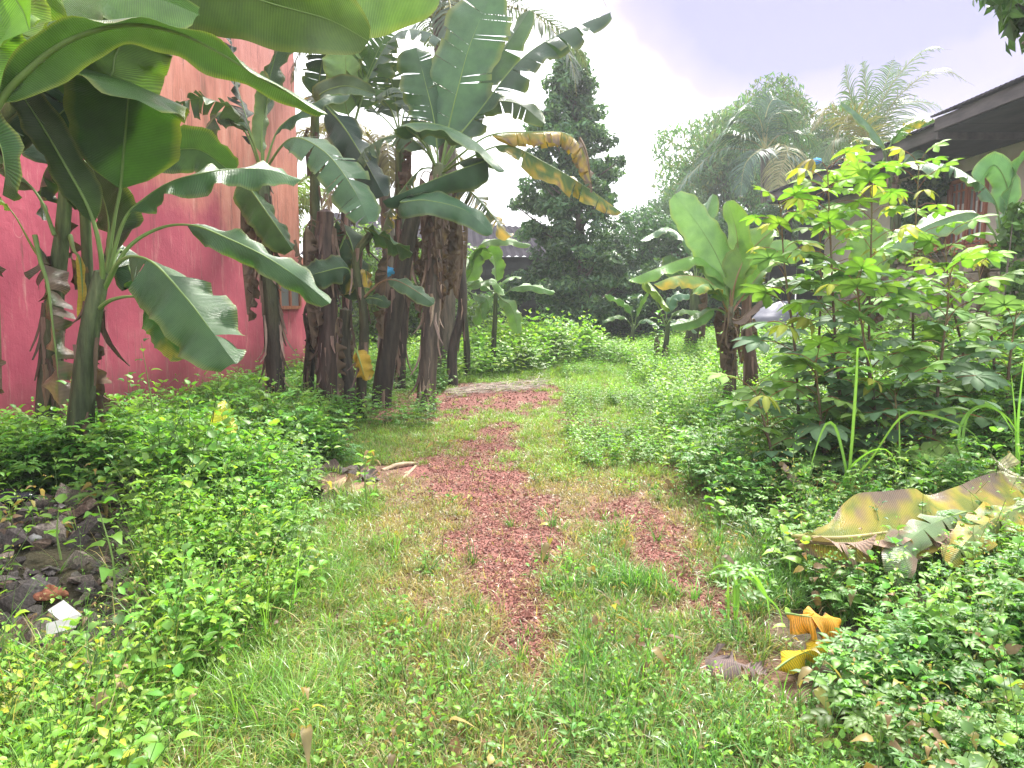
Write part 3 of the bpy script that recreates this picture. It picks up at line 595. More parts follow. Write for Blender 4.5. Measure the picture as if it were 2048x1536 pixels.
# B, the front clump plant with the square underside leaf and the long drooping ones
banana('front banana plant, one upright square-topped leaf and long drooping ones', None, [(160, 860), (176, 680), (205, 545)], .105, .052, 5.35, [
    ([(228, 440), (241, 375), (250, 280, -.05), (257, 195, -.15), (262, 166, -.3), (268, 176, -.55), (275, 200, -.75)], .36, dict(top=-72, lam=.34, fold=4, curl=8, col=(.042, .105, .016), rip=.15, edge=.5)),
    ([(245, 445), (290, 396), (345, 362, -.05), (400, 347, -.1), (470, 337, -.1), (540, 340, -.1), (602, 360, -.1)], .17, dict(top=30, lam=.3, fold=10, curl=25, rip=.5, wv=3.2, col=(.05, .13, .045), yel=0)),
    ([(255, 495), (320, 455), (385, 450, -.1), (450, 474, -.15), (530, 512, -.2), (600, 558, -.25), (660, 607, -.3)], .12, dict(top=45, lam=.42, fold=15, curl=30, rip=.5, wv=2.5, col=(.045, .115, .04))),
    ([(232, 530, -.1), (265, 512, -.2), (310, 528, -.3), (370, 592, -.4), (415, 650, -.45), (450, 700, -.5), (472, 728, -.5)], .27, dict(top=30, lam=.26, fold=18, curl=22, rip=.35, wv=3, col=(.055, .125, .05), tears=2)),
    ([(192, 620), (225, 598, -.1), (275, 593, -.15), (320, 618, -.15), (352, 660, -.15), (380, 712, -.15)], .17, dict(top=-10, lam=.5, fold=65, curl=20, rip=.3, col=(.07, .17, .025), yel=.12, join=False)),
    ([(200, 500, -.1), (178, 420, -.15), (130, 330, -.2), (70, 230, -.25), (0, 130, -.3)], .13, dict(top=-18, lam=.3, fold=12, curl=20, col=(.04, .085, .02), rip=.3)),
    ([(215, 500, .2), (215, 430, .3), (190, 350, .4), (160, 270, .5)], .24, dict(top=-50, lam=.2, col=(.022, .05, .018))),
    ([(240, 500, .2), (262, 545, .2), (280, 580, .2), (265, 560, .1)], .12, dict(top=30, col=DEEP)),
    ([(330, 585, .25), (350, 560, .2), (330, 590, .1), (318, 640, .0)], .10, dict(top=30, col=DEEP, tears=6, join=False)),
], dead=1, nfl=12, scol=[(.02, .035, .02), (.05, .065, .03), (.12, .16, .08)], group='banana plants along the pink wall')
# C, at the right end of the pink wall
banana('banana plant with ragged dry sheaths at the pink wall corner', None, [(553, 800), (545, 640), (528, 480), (524, 330)], .12, .075, 9.3, [
    ([(528, 250, .1), (533, 180, .1), (550, 110, .1), (565, 55, .1), (575, 20, .1)], .50, dict(top=-75, lam=.35, fold=3, curl=8, col=(.03, .075, .03), rip=.15)),
    ([(524, 260), (530, 200), (532, 140)], .12, dict(top=60, lam=.2, col=(.12, .2, .07))),
    ([(505, 280, -.2), (480, 232, -.3), (455, 212, -.4), (400, 195, -.5), (345, 212, -.6)], .24, dict(top=25, lam=.35, tears=10, gap=.25, tdrop=35, col=(.05, .10, .05))),
    ([(495, 270, -.1), (455, 225, -.2), (430, 235, -.3), (390, 290, -.4), (380, 330, -.4)], .2, dict(top=20, lam=.35, tears=6, gap=.25, col=(.05, .10, .05))),
    ([(550, 270), (575, 240), (600, 225, -.1), (650, 195, -.1), (700, 190, -.1)], .16, dict(top=30, lam=.3, col=DEEP)),
    ([(560, 295, -.2), (590, 275, -.3), (629, 289, -.4), (668, 322, -.5), (711, 385, -.6), (738, 445, -.7)], .30, dict(top=45, lam=.22, tears=11, gap=.10, tdrop=9, fold=14, curl=14, col=(.055, .13, .06), rip=.2)),
    ([(500, 340, -.2), (498, 370, -.3), (520, 405, -.35), (555, 455, -.4), (585, 500, -.4)], .27, dict(top=35, lam=.2, fold=42, curl=10, col=(.035, .10, .025), rip=.2)),
    ([(590, 480, -.3), (598, 505, -.3), (606, 540, -.3)], .07, dict(lam=.1, dead=True, col=BRN, tears=3, join=False, name='dead_leaf')),
    ([(500, 260, .1), (470, 150, .2), (460, 60, .2)], .22, dict(top=-30, lam=.2, tears=14, gap=.4, tdrop=30, col=(.02, .04, .03))),
], dead=3, nfl=70, flapcol=(.26, .19, .15), deadL=(.8, 1.7), scol=[(.04, .03, .025), (.05, .04, .03), (.09, .11, .05), (.13, .16, .08)], group='banana plants along the pink wall')
# D, the dead broken trunk
banana('dead banana trunk broken off at the top with brown shreds, nearest the pink wall', None, [(652, 800), (655, 640), (650, 520), (652, 425)], .125, .105, 9.4, [], dead=4, nfl=60, flapcol=(.2, .14, .12),
       scol=[(.05, .035, .03), (.07, .045, .04), (.12, .085, .08)], deadL=(.8, 1.6), group='brown trunks of the central banana clump')
# trunks behind
for (pts, r0, r1, lab, D, lv) in [
    ([(690, 790), (694, 560), (690, 330), (705, 240)], .075, .06, 'slender dark banana trunk rising behind the broken dead trunk', 11.2, [
        ([(690, 200), (692, 150), (691, 70)], .32, dict(top=-80, lam=.15, fold=4, col=(.14, .25, .08))),
        ([(655, 210, -.2), (640, 190, -.3), (690, 172, -.4), (752, 188, -.5)], .15, dict(top=30, lam=.1, col=(.07, .13, .07))),
        ([(640, 200, -.2), (685, 250, -.4), (730, 322, -.6), (768, 392, -.7)], .30, dict(top=40, lam=.1, fold=25, col=(.02, .055, .04), join=False)),
        ([(730, 165), (752, 110), (775, 62)], .34, dict(top=-60, lam=.2, tears=14, gap=.3, tdrop=20, col=(.07, .15, .05))),
        ([(740, 150, -.1), (790, 70, -.2), (850, 62, -.3), (900, 95, -.4)], .22, dict(top=40, lam=.3, tears=12, gap=.3, col=(.07, .11, .09))),
    ]),
    ([(765, 780), (785, 640), (815, 480), (845, 380)], .14, .095, 'thick dark leaning banana trunk in the middle of the clump', 10.4, []),
    ([(722, 790), (728, 640), (712, 520), (742, 468)], .065, .045, 'young banana plant with a yellow leaf hanging at its base, before the leaning trunk', 9.2, [
        ([(738, 470), (730, 455), (765, 470, -.1), (800, 490, -.2), (826, 506, -.2)], .20, dict(top=50, lam=.3, fold=10, curl=20, col=(.055, .13, .06))),
        ([(722, 600), (705, 555), (690, 535, -.1), (640, 545, -.2), (597, 558, -.2)], .19, dict(top=25, lam=.35, col=(.03, .075, .04), join=False)),
        ([(722, 600), (760, 565, -.1), (790, 560, -.2), (830, 580, -.3), (868, 608, -.3)], .12, dict(top=35, lam=.4, col=(.045, .11, .05), join=False, rib=(.22, .14, .08))),
        ([(715, 620), (730, 598), (755, 597, -.1), (780, 610, -.1)], .09, dict(top=30, lam=.3, col=DEEP, join=False)),
        ([(712, 700, -.1), (716, 710, -.2), (722, 730, -.25), (732, 762, -.25)], .13, dict(top=50, lam=.05, fold=20, rip=.6, yel=.62, brn=.15, col=(.2, .28, .03), join=False)),
        ([(735, 560, .1), (732, 540, .1), (735, 575, 0)], .10, dict(top=50, lam=.1, yel=.9, brn=.2, col=YEL, join=False)),
        ([(690, 470, .3), (675, 520, .3), (688, 590, .3)], .22, dict(top=60, lam=.05, fold=8, col=(.035, .085, .03), yel=.1, join=False)),
        ([(660, 425, .5), (700, 480, .5), (712, 555, .4), (700, 600, .4)], .22, dict(top=50, lam=.1, col=(.025, .06, .02), join=False)),
    ]),
    ([(617, 790), (622, 680), (632, 560)], .075, .06, 'black rotten banana stump in the corner beside the pink wall', 9.9, []),
    ([(700, 790), (688, 700), (690, 620)], .08, .07, 'short rotten banana stump between two taller brown trunks', 9.6, []),
    ([(800, 740), (806, 650), (812, 560), (830, 440)], .08, .07, 'thin grey banana trunk right behind the leaning one', 12.0, []),
    ([(905, 700), (925, 610), (915, 480), (905, 400)], .085, .07, 'tan banana trunk with peeling sheaths behind the tallest plant', 12.5, []),
]:
    banana(lab, None, pts, r0, r1, D, lv, dead=4 if r0 > .07 else 1, nfl=26, flapcol=(.2, .15, .125), scol=[(.04, .033, .028), (.06, .05, .042), (.09, .085, .06)] if 'young' not in lab else [(.03, .028, .02), (.05, .05, .03), (.1, .13, .06)], deadL=(.6, 1.4), group='brown trunks of the central banana clump')
# E, the tallest
banana('tallest banana plant, torn leaves fanned against the sky and a yellowing leaf reaching right', None, [(852, 800), (858, 680), (868, 540), (872, 430), (878, 330)], .125, .085, 10.0, [
    ([(898, 250), (915, 180), (940, 90), (985, -20)], .46, dict(top=78, lam=.2, fold=3, curl=6, tears=6, gap=.05, tdrop=5, col=(.05, .12, .065), rip=.12)),
    ([(870, 250), (852, 170), (832, 95)], .34, dict(top=60, lam=.2, tears=8, gap=.1, tdrop=8, col=(.045, .11, .05))),
    ([(905, 290, -.1), (960, 220, -.1), (1035, 125, -.2), (1110, 72, -.2), (1222, 24, -.3)], .36, dict(top=48, lam=.15, tears=[12, 9], gap=.28, tdrop=25, col=(.035, .08, .045), fold=20)),
    ([(915, 280), (940, 200, .2), (1000, 110, .3), (1060, 20, .3)], .26, dict(top=60, lam=.15, tears=6, gap=.1, col=(.06, .12, .055))),
    ([(920, 310, -.2), (980, 270, -.3), (1060, 264, -.4), (1130, 266, -.5), (1165, 300, -.5), (1182, 365, -.5)], .20, dict(top=5, lam=.35, fold=35, curl=55, tears=14, gap=.15, tdrop=15, yel=.36, brn=.2, col=(.10, .16, .04))),
    ([(1160, 275, -.45), (1172, 300, -.5), (1180, 340, -.5), (1185, 385, -.5)], .10, dict(lam=.0, dead=True, fold=50, curl=50, tears=6, gap=.3, tdrop=30, rip=.8, col=(.26, .2, .19), join=False, name='dead_leaf')),
    ([(930, 320, -.1), (1010, 290, -.2), (1090, 325, -.3), (1170, 372, -.4), (1243, 424, -.4)], .22, dict(top=30, lam=.3, fold=35, curl=15, tears=5, yel=.22, brn=.08, col=(.075, .16, .035))),
    ([(850, 290, -.2), (812, 250, -.4), (880, 250, -.6), (950, 282, -.7), (1010, 342, -.7)], .25, dict(top=28, lam=.25, fold=18, curl=20, col=(.055, .13, .055), rip=.2)),
    ([(930, 320, -.4), (975, 318, -.6), (930, 335, -.7), (860, 362, -.7), (765, 402, -.7)], .28, dict(top=10, lam=.2, fold=40, curl=40, rip=.3, col=(.04, .11, .055))),
    ([(850, 380, -.5), (800, 404, -.8), (850, 400, -.9), (930, 420, -.9), (984, 468, -.9)], .19, dict(top=40, lam=.2, fold=10, curl=20, col=(.055, .14, .075), rip=.25)),
    ([(895, 350, -.1), (930, 372, -.2), (970, 412, -.2), (1000, 450, -.2), (1023, 474, -.2)], .26, dict(top=15, lam=.2, tears=12, gap=.35, tdrop=15, yel=.2, col=(.05, .09, .03))),
    ([(905, 260, .2), (960, 212, .2), (1030, 205, .2), (1090, 248, .2)], .20, dict(top=15, lam=.25, tears=6, col=(.07, .12, .05))),
    ([(850, 300, .2), (800, 270, .3), (740, 290, .4), (700, 340, .4)], .24, dict(top=10, lam=.25, tears=13, gap=.3, col=(.05, .09, .04))),
    ([(860, 300, .2), (825, 220, .3), (790, 175, .4), (740, 200, .4)], .24, dict(top=-20, lam=.25, tears=13, gap=.3, col=(.05, .09, .05))),
    ([(880, 340, .2), (840, 340, .3), (790, 400, .3), (760, 470, .3)], .20, dict(top=10, lam=.3, tears=9, gap=.3, yel=.1, col=(.06, .10, .04))),
], dead=9, nfl=90, flapcol=(.30, .23, .20), deadL=(.8, 1.6), scol=[(.10, .075, .06), (.10, .08, .07), (.12, .10, .08), (.16, .2, .11)], group='brown trunks of the central banana clump')
banana('banana plant behind the tallest one, torn leaves merging with the palm fronds', None, [(790, 760), (800, 500), (800, 260)], .11, .07, 12.6, [], nauto=7, autoL=2.1, autoW=.24, dead=3, nfl=30,
       autokw=dict(tears=14, gap=.25, tdrop=18, col=(.05, .10, .055)), group='brown trunks of the central banana clump')
banana('banana plant deep in the clump whose leaves show above the broken dead trunk', None, [(640, 760), (630, 500), (630, 230)], .10, .07, 12.8, [], nauto=5, autoL=1.9, autoW=.3, dead=2, nfl=20,
       autokw=dict(tears=8, gap=.15, tdrop=12, col=(.03, .07, .045)), azr=(-1.2, 2.4), group='brown trunks of the central banana clump')
# young plants in front of the far wall
YG = (.10, .22, .045)
banana('young banana plant with a rolled pale yellow-green leaf standing upright', None, [(934, 700), (930, 640), (925, 560)], .07, .035, 14.0, [
    ([(924, 540), (921, 500), (919, 445)], .13, dict(top=60, lam=.1, fold=35, col=(.25, .38, .05), edge=0)),
    ([(940, 520), (960, 490), (1000, 478, -.1), (1062, 490, -.1)], .14, dict(top=25, lam=.2, col=YG)),
    ([(945, 540), (950, 510), (960, 500), (985, 510)], .2, dict(top=-40, lam=.1, col=YG)),
    ([(900, 560), (870, 560), (840, 600)], .12, dict(top=30, col=YG)), ([(945, 570, -.2), (985, 560, -.3), (1010, 590, -.3)], .15, dict(top=30, col=YG)),
    ([(900, 590, -.2), (890, 620, -.3), (895, 660, -.3)], .13, dict(top=40, col=(.06, .15, .05))),
    ([(950, 590, .1), (975, 600, .1), (970, 640, .1)], .16, dict(top=40, col=YG)),
], nauto=2, autoL=.8, autoW=.12, dead=0, nfl=0, autokw=dict(tears=1, col=YG), group='young banana plants by the far wall')
banana('young banana plant with one leaf spread to the right against the dark wall', None, [(985, 720), (990, 640), (992, 570)], .06, .035, 14.6, [
    ([(992, 545), (990, 525), (985, 505), (975, 498)], .20, dict(top=-50, lam=.2, col=(.12, .26, .06))),
    ([(1005, 590), (1030, 575), (1065, 572, -.1), (1110, 585, -.1)], .12, dict(top=30, lam=.25, col=YG)),
    ([(1005, 600, -.1), (1020, 610, -.2), (1032, 640, -.2), (1035, 668, -.2)], .16, dict(top=40, lam=.15, col=YG)),
    ([(980, 580, .1), (955, 560, .1), (935, 575, .1)], .13, dict(top=30, col=YG)), ([(985, 590, -.1), (965, 615, -.2), (950, 650, -.2)], .12, dict(top=30, col=YG)),
], nauto=1, autoL=.7, autoW=.12, dead=0, nfl=0, autokw=dict(tears=1, col=YG), group='young banana plants by the far wall')
banana('small four-leaved banana sucker at the foot of the far wall, beside the conical tree', None, [(1262, 700), (1266, 660), (1268, 650)], .08, .04, 18.5, [
    ([(1262, 625), (1255, 610), (1235, 597), (1210, 588)], .17, dict(top=-20, lam=.3, col=(.09, .22, .08))),
    ([(1255, 640), (1245, 632), (1225, 633), (1205, 643)], .13, dict(top=20, lam=.3, col=YG)),
    ([(1275, 620), (1285, 600), (1296, 585)], .10, dict(top=-40, lam=.3, col=YG)), ([(1285, 640), (1300, 640), (1320, 655)], .13, dict(top=20, col=(.06, .15, .06))),
], dead=0, nfl=4, group='young banana plants by the far wall')
banana('small banana plant with a bright folded yellow-green leaf, left of the larger young plant', None, [(1330, 700), (1335, 660), (1332, 640)], .07, .04, 15.5, [
    ([(1320, 620), (1300, 575), (1298, 565), (1320, 590, -.1), (1342, 622, -.1)], .15, dict(top=10, lam=.4, fold=55, col=(.2, .33, .05))),
    ([(1335, 615), (1350, 590), (1380, 590)], .18, dict(top=30, col=(.05, .14, .07))), ([(1350, 625), (1370, 620), (1412, 624)], .14, dict(top=20, col=YG)),
    ([(1345, 640, -.2), (1375, 650, -.3), (1395, 665, -.3)], .1, dict(top=30, col=(.12, .22, .12))),
], dead=1, nfl=4, group='young banana plants by the far wall')
banana('brown banana trunks with dull leaves standing behind the larger young plant', None, [(1380, 700), (1388, 640), (1392, 560)], .16, .10, 17.0, [
    ([(1385, 520), (1365, 475), (1330, 455), (1280, 482)], .2, dict(top=20, lam=.3, col=(.07, .16, .06))),
    ([(1395, 500), (1402, 450), (1425, 388)], .28, dict(top=60, lam=.2, col=(.09, .2, .08))),
    ([(1380, 560), (1350, 540), (1340, 510)], .25, dict(top=-40, col=(.05, .11, .05))),
], nauto=3, autoL=1.3, autoW=.2, dead=3, nfl=30, autokw=dict(col=(.06, .14, .05)), deadL=(.5, 1.2), group='banana plants beside the cassava')
# R, the big young plant right of the centre
banana('young banana plant with two broad upright light green leaves beside the cassava', None, [(1458, 800), (1462, 720), (1458, 650), (1460, 612)], .085, .05, 9.0, [
    ([(1452, 560), (1428, 500), (1390, 440), (1350, 388)], .25, dict(top=72, lam=.12, fold=5, curl=6, col=(.15, .30, .10), rip=.15, r0=.016)),
    ([(1464, 560), (1476, 510), (1472, 460), (1455, 402)], .26, dict(top=76, lam=.12, fold=4, curl=6, col=(.16, .32, .07), rip=.12, rib=(.30, .2, .12))),
    ([(1470, 570, -.1), (1484, 530, -.1), (1508, 495, -.1), (1548, 458, -.1)], .22, dict(top=-62, lam=.25, fold=8, col=(.16, .30, .05), rib=(.28, .18, .1))),
    ([(1448, 560), (1425, 530), (1390, 512), (1330, 530), (1257, 560)], .17, dict(top=10, lam=.2, fold=30, col=(.13, .27, .05))),
    ([(1440, 590, -.1), (1418, 562, -.2), (1390, 552, -.3), (1350, 552, -.3), (1308, 568, -.3)], .18, dict(top=25, lam=.25, fold=20, curl=25, col=(.17, .27, .06), yel=.2, rib=(.25, .17, .08))),
    ([(1480, 600, .1), (1510, 560, .1), (1545, 515, .1)], .12, dict(top=-40, lam=.35, fold=25, col=(.14, .25, .05), rib=(.32, .16, .12))),
    ([(1475, 640, -.1), (1500, 620, -.1), (1530, 590, -.1)], .08, dict(lam=.1, dead=True, fold=45, col=(.28, .2, .19), name='dead_leaf')),
    ([(1445, 560, .3), (1425, 500, .35), (1410, 450, .4), (1426, 388, .45)], .17, dict(top=70, lam=.15, fold=6, col=(.13, .27, .10))),
    ([(1480, 580, .3), (1500, 540, .3), (1560, 500, .3), (1600, 520, .3)], .16, dict(top=35, lam=.2, fold=12, col=(.13, .26, .07))),
    ([(1440, 620), (1420, 620, -.1), (1390, 640, -.1), (1340, 652, -.1)], .10, dict(top=20, lam=.3, col=YG)),
], nauto=2, autoL=.9, autoW=.14, dead=5, nfl=30, autokw=dict(col=(.12, .24, .05), tears=2), flapcol=(.24, .16, .13), deadL=(.4, .7), scol=[(.10, .07, .06), (.14, .10, .08), (.19, .18, .12)], group='banana plants beside the cassava')
banana('banana plant with pinkish brown stem half hidden behind the broad-leaved young one', None, [(1505, 800), (1500, 720), (1492, 650), (1495, 590)], .10, .055, 9.9, [
    ([(1500, 540), (1498, 500), (1502, 470)], .16, dict(top=50, tears=6, col=(.14, .22, .12), rib=(.36, .2, .16))),
    ([(1515, 560), (1545, 510), (1590, 495), (1640, 530)], .17, dict(top=25, lam=.3, col=(.10, .2, .1))),
    ([(1520, 580), (1560, 560), (1600, 580)], .16, dict(top=30, col=(.13, .22, .08), tears=4)),
    ([(1480, 560), (1450, 540), (1420, 545)], .16, dict(top=30, col=(.07, .16, .06))),
], nauto=3, autoL=1.0, autoW=.16, dead=2, nfl=24, autokw=dict(col=(.1, .2, .07)), flapcol=(.24, .17, .15), deadL=(.4, .7), scol=[(.07, .045, .04), (.12, .07, .06), (.22, .13, .11)], group='banana plants beside the cassava')
# S, in front of the cream house window
banana('banana plant in front of the red-brown window, stem wrapped in a climbing vine', None, [(2020, 640), (2012, 540), (2008, 490)], .10, .05, 9.6, [
    ([(1990, 470), (1965, 435), (1935, 425), (1880, 440), (1820, 468), (1770, 500)], .24, dict(top=40, lam=.3, col=(.11, .2, .10), rip=.3)),
    ([(1995, 420), (1975, 380), (1945, 355), (1890, 328), (1810, 330)], .26, dict(top=15, lam=.3, tears=4, col=(.09, .19, .10))),
    ([(2012, 430), (2022, 380), (2040, 330), (2075, 290)], .22, dict(top=-65, lam=.15, fold=8, col=(.08, .19, .07))),
    ([(2015, 410, .1), (2010, 360, .1), (1985, 330, .1), (1950, 380, .0)], .17, dict(top=15, lam=.3, col=(.10, .22, .10))),
    ([(2015, 460), (2045, 420), (2090, 400)], .2, dict(top=30, col=(.08, .18, .1))), ([(2015, 470), (2060, 470), (2100, 500)], .2, dict(top=20, col=(.07, .15, .07))),
], dead=1, nfl=6, scol=[(.05, .05, .03), (.08, .09, .05), (.12, .15, .07)], group='banana plants by the cream house')
banana('banana plant with an upright folded leaf behind the cassava, against the cream wall', None, [(1760, 680), (1745, 620), (1740, 570)], .09, .05, 12.0, [
    ([(1738, 540), (1733, 500), (1728, 440)], .3, dict(top=-80, lam=.05, fold=3, col=(.13, .26, .07))),
    ([(1720, 560), (1690, 545), (1640, 560), (1610, 560)], .24, dict(top=30, lam=.1, col=(.16, .30, .05))),
    ([(1750, 540), (1790, 560), (1810, 600, -.2), (1800, 640, -.2)], .22, dict(top=40, lam=.1, yel=.8, brn=.35, col=YEL, tears=5)),
    ([(1700, 540, -.2), (1660, 520, -.2), (1600, 530, -.2)], .2, dict(top=25, col=(.07, .16, .10))),
], nauto=2, autoL=1.0, autoW=.2, dead=2, nfl=8, autokw=dict(col=(.1, .2, .06)), deadL=(.4, .8), group='banana plants by the cream house')
banana('banana plant with one narrow furled leaf pointing up in front of the tall palm', None, [(1790, 560), (1790, 400), (1772, 300)], .12, .06, 14.5, [
    ([(1765, 285), (1735, 245), (1705, 218), (1683, 204)], .13, dict(top=20, lam=.1, fold=50, col=(.10, .2, .11))),
    ([(1755, 330), (1720, 310), (1680, 330)], .2, dict(top=20, col=(.07, .15, .08), yel=.2)),
    ([(1800, 330), (1840, 300), (1880, 340)], .2, dict(top=20, col=(.07, .15, .08))),
], nauto=3, autoL=1.1, autoW=.2, dead=1, nfl=8, autokw=dict(col=(.07, .16, .07)), group='banana plants by the cream house')

# ------------------------------------------------------------------ palms
def frond(par, c, az, L, up, droop, off, col, n=46, ll=.55, hang=.5, pts=None):
    C = crom(pts if pts is not None else arch(c, az, L, up, droop, 9), 40); T, B, Nn = frames(C); mb = MB()
    for side in (1, -1):
        for k in range(n):
            f = .16+.83*k/n+RS.uniform(-.004, .004); p = np.array([np.interp(f, np.linspace(0, 1, 40), C[:, j]) for j in range(3)])
            i = min(39, int(f*39)); l = ll*(sin(pi*min(1, .12+f*.93))**.6)*RS.uniform(.8, 1.08); wd = .014+.006*RS.rand()
            d = unit(side*B[i]*.9+T[i]*(.45+.5*f)+Nn[i]*RS.uniform(-.15, .25)); V = []; q = p.copy()
            for s in range(4):
                wq = wd*(1, 1.1, .8, .1)[s]; e = unit(np.cross(d, Nn[i])+1e-6)
                V += [q-e*wq, q+e*wq]; q = q+d*l/3; d = unit(d+np.array([0, 0, -hang*RS.uniform(.6, 1.3)]))
            mb.add(V, None, grid_faces(4, 2), np.array(col)*RS.uniform(.7, 1.3))
    fr = mb.build('frond', M_palm, par, off)
    m2 = MB(); tube(m2, C, [.03, .02, .012, .003], (.25, .24, .10), 5); m2.build('rachis', M_rib, fr, off)
def palm(label, base, crown, r, fronds, col, ll=.55, hang=.5, trunkcol=(.14, .12, .10)):
    par = thing('coconut_palm', base, label, 'palm tree'); off = np.array(base, float); mb = MB()
    tube(mb, crom([base, (np.array(base)*.5+np.array(crown)*.5)+np.array([.15, 0, 0]), crown], 30), [r*1.4, r, r*.8], trunkcol, 12, rough=.05); mb.build('trunk', M_stem, par, off)
    for fr in fronds:
        if len(fr) == 4: frond(par, np.array(crown), R(fr[0]), fr[1], fr[2], fr[3], off, col, ll=ll, hang=hang)
        else: frond(par, None, 0, 0, 0, 0, off, fr[1] if fr[1] is not None else col, ll=ll, hang=hang, pts=[np.array(crown)]+[P(*q) for q in fr[0]])
PC = (.075, .11, .06)
c = P(880, 40, 13.4); palm('coconut palm behind the tall banana plants, fronds drooping through their leaves', (c[0]-.1, 13.7, 0), c, .16,
     [(180, 3.8, .9, .9), (150, 3.6, .5, .9), (210, 3.8, .6, 1.0), (240, 3.6, .9, 1.1), (270, 3.4, .7, 1.1), (300, 3.6, .9, 1.0), (330, 3.6, .6, 1.1), (0, 3.8, .9, .9), (30, 3.6, .5, 1.0), (60, 3.4, .9, .8), (100, 3.2, .7, .9), (215, 3.5, .1, 1.0), (325, 3.6, .1, 1.0), (280, 3.2, .1, 1.1), (200, 3.2, 1.3, .6), (340, 3.2, 1.3, .6)], (.06, .085, .06), ll=.7, hang=.55)
c = P(760, 300, 16.5); palm('shorter coconut palm low behind the banana trunks with straw coloured old fronds', (c[0], 16.6, 0), c, .15,
     [(185, 2.8, .6, 1.2), (215, 2.8, .3, 1.3), (250, 2.6, .5, 1.3), (285, 2.6, .3, 1.3), (320, 2.8, .5, 1.2), (355, 3.0, .7, 1.1), (20, 2.8, .4, 1.2), (150, 2.8, .8, 1.1), (230, 2.4, -.3, .9), (300, 2.4, -.3, .9)], (.12, .11, .055), ll=.55, hang=.7)
c = P(1740, 330, 24); PT = (.08, .14, .065)
palm('tall palm with spiky upright fronds rising above the cream house roof', (c[0], 24.1, 0), c, .18, [
    ([(1738, 250, 24), (1732, 180, 24), (1725, 112, 24)], None), ([(1755, 230, 24), (1790, 160, 23.8), (1850, 100, 23.6), (1905, 100, 23.4)], (.10, .15, .07)),
    ([(1760, 250, 24), (1810, 180, 23.8), (1880, 140, 23.5), (1950, 172, 23.2)], (.11, .14, .07)), ([(1725, 250, 24), (1700, 190, 24), (1690, 120, 24.2)], None), ([(1750, 240, 24.5), (1770, 170, 24.7), (1790, 110, 25)], None),
    ([(1760, 280, 24), (1810, 240, 23.9), (1850, 250, 23.8), (1880, 300, 23.6)], None), ([(1720, 270, 24), (1680, 230, 24), (1650, 220, 24), (1620, 270, 23.8)], (.16, .15, .06)), ([(1715, 290, 24), (1670, 280, 23.8), (1640, 330, 23.6)], None),
    ([(1730, 260, 23), (1700, 230, 22.8), (1670, 280, 22.5), (1665, 340, 22.3)], (.15, .14, .07)), ([(1755, 270, 25), (1800, 210, 25.2), (1870, 210, 25.5), (1920, 260, 25.6)], None)], PT, ll=.95, hang=.42)
c = P(1530, 300, 25)
palm('bluish drooping palm in front of the large hazy tree, left of the tall palm', (c[0], 25.1, 0), c, .18, [
    ([(1510, 260, 25), (1470, 245, 25), (1430, 290, 25)], None), ([(1520, 240, 25), (1490, 220, 25), (1445, 250, 25)], None), ([(1540, 240, 25), (1570, 230, 25), (1600, 290, 25)], None),
    ([(1500, 300, 24.6), (1440, 300, 24.4), (1380, 350, 24.2), (1345, 400, 24)], None), ([(1560, 290, 24.6), (1575, 300, 24), (1560, 350, 23.6), (1550, 420, 23.5)], (.22, .22, .11)), ([(1560, 270, 25), (1610, 270, 25), (1650, 320, 25)], None),
    ([(1530, 240, 25.4), (1545, 200, 25.6), (1570, 210, 25.8)], None), ([(1500, 280, 24.6), (1450, 270, 24.5), (1400, 310, 24.4)], None), ([(1550, 300, 24.6), (1600, 320, 24), (1620, 380, 23.8)], None), ([(1520, 300, 24), (1490, 330, 23.6), (1480, 400, 23.4)], None)], (.05, .10, .07), ll=.95, hang=.5)
c = P(610, 455, 17); palm('low palm at the corner of the pink house with green fronds hanging beside the wall', (c[0]-.6, 17.2, 0), c+np.array([-.6, 0, .3]), .12,
     [(0, 1.9, .4, 1.4), (330, 1.9, .6, 1.4), (30, 1.9, .8, 1.1), (300, 1.7, .4, 1.4), (60, 1.9, .9, .8), (350, 2.2, 1.0, .8)], (.14, .22, .04), ll=.55, hang=.8)

# ------------------------------------------------------------------ broadleaf trees
def leafcloud(clumps, n, size, cols, off, spread=.5, flat=.8, droopy=.2, asp=.42):
    """n folded leaf blades spread through the clumps (x, y, z, radius)"""
    cl = np.asarray(clumps, float); p = cl[:, 3]**2; p = p/p.sum(); i = RS.choice(len(cl), n, p=p)
    d = unit(RS.normal(size=(n, 3))); rad = cl[i, 3]*RS.uniform(.35, 1.05, n)**.6
    c = cl[i, :3]+d*rad[:, None]*np.array([1, 1, flat])
    nrm = unit(d*.6+RS.normal(size=(n, 3))*.55+np.array([0, 0, .5])); a = unit(np.cross(nrm, RS.normal(size=(n, 3)))); a[:, 2] -= droopy; a = unit(a); b = unit(np.cross(nrm, a))
    s = size*RS.uniform(.6, 1.35, n)[:, None]; up = np.cross(a, b)
    V = np.stack([c-a*s*.5, c+b*s*asp*.5+up*s*.08, c+a*s*.5, c-b*s*asp*.5+up*s*.08], 1).reshape(-1, 3)
    k = np.arange(n)[:, None]*4; F = np.concatenate([k+np.array([0, 1, 2]), k+np.array([0, 2, 3])])
    cols = np.asarray(cols); tone = RS.uniform(.6, 1.35, len(cl))[i]; ci = cols[RS.choice(len(cols), n)]*tone[:, None]*RS.uniform(.75, 1.3, (n, 1))
    mb = MB(); mb.add(V, F, None, np.repeat(ci, 4, 0)); return mb
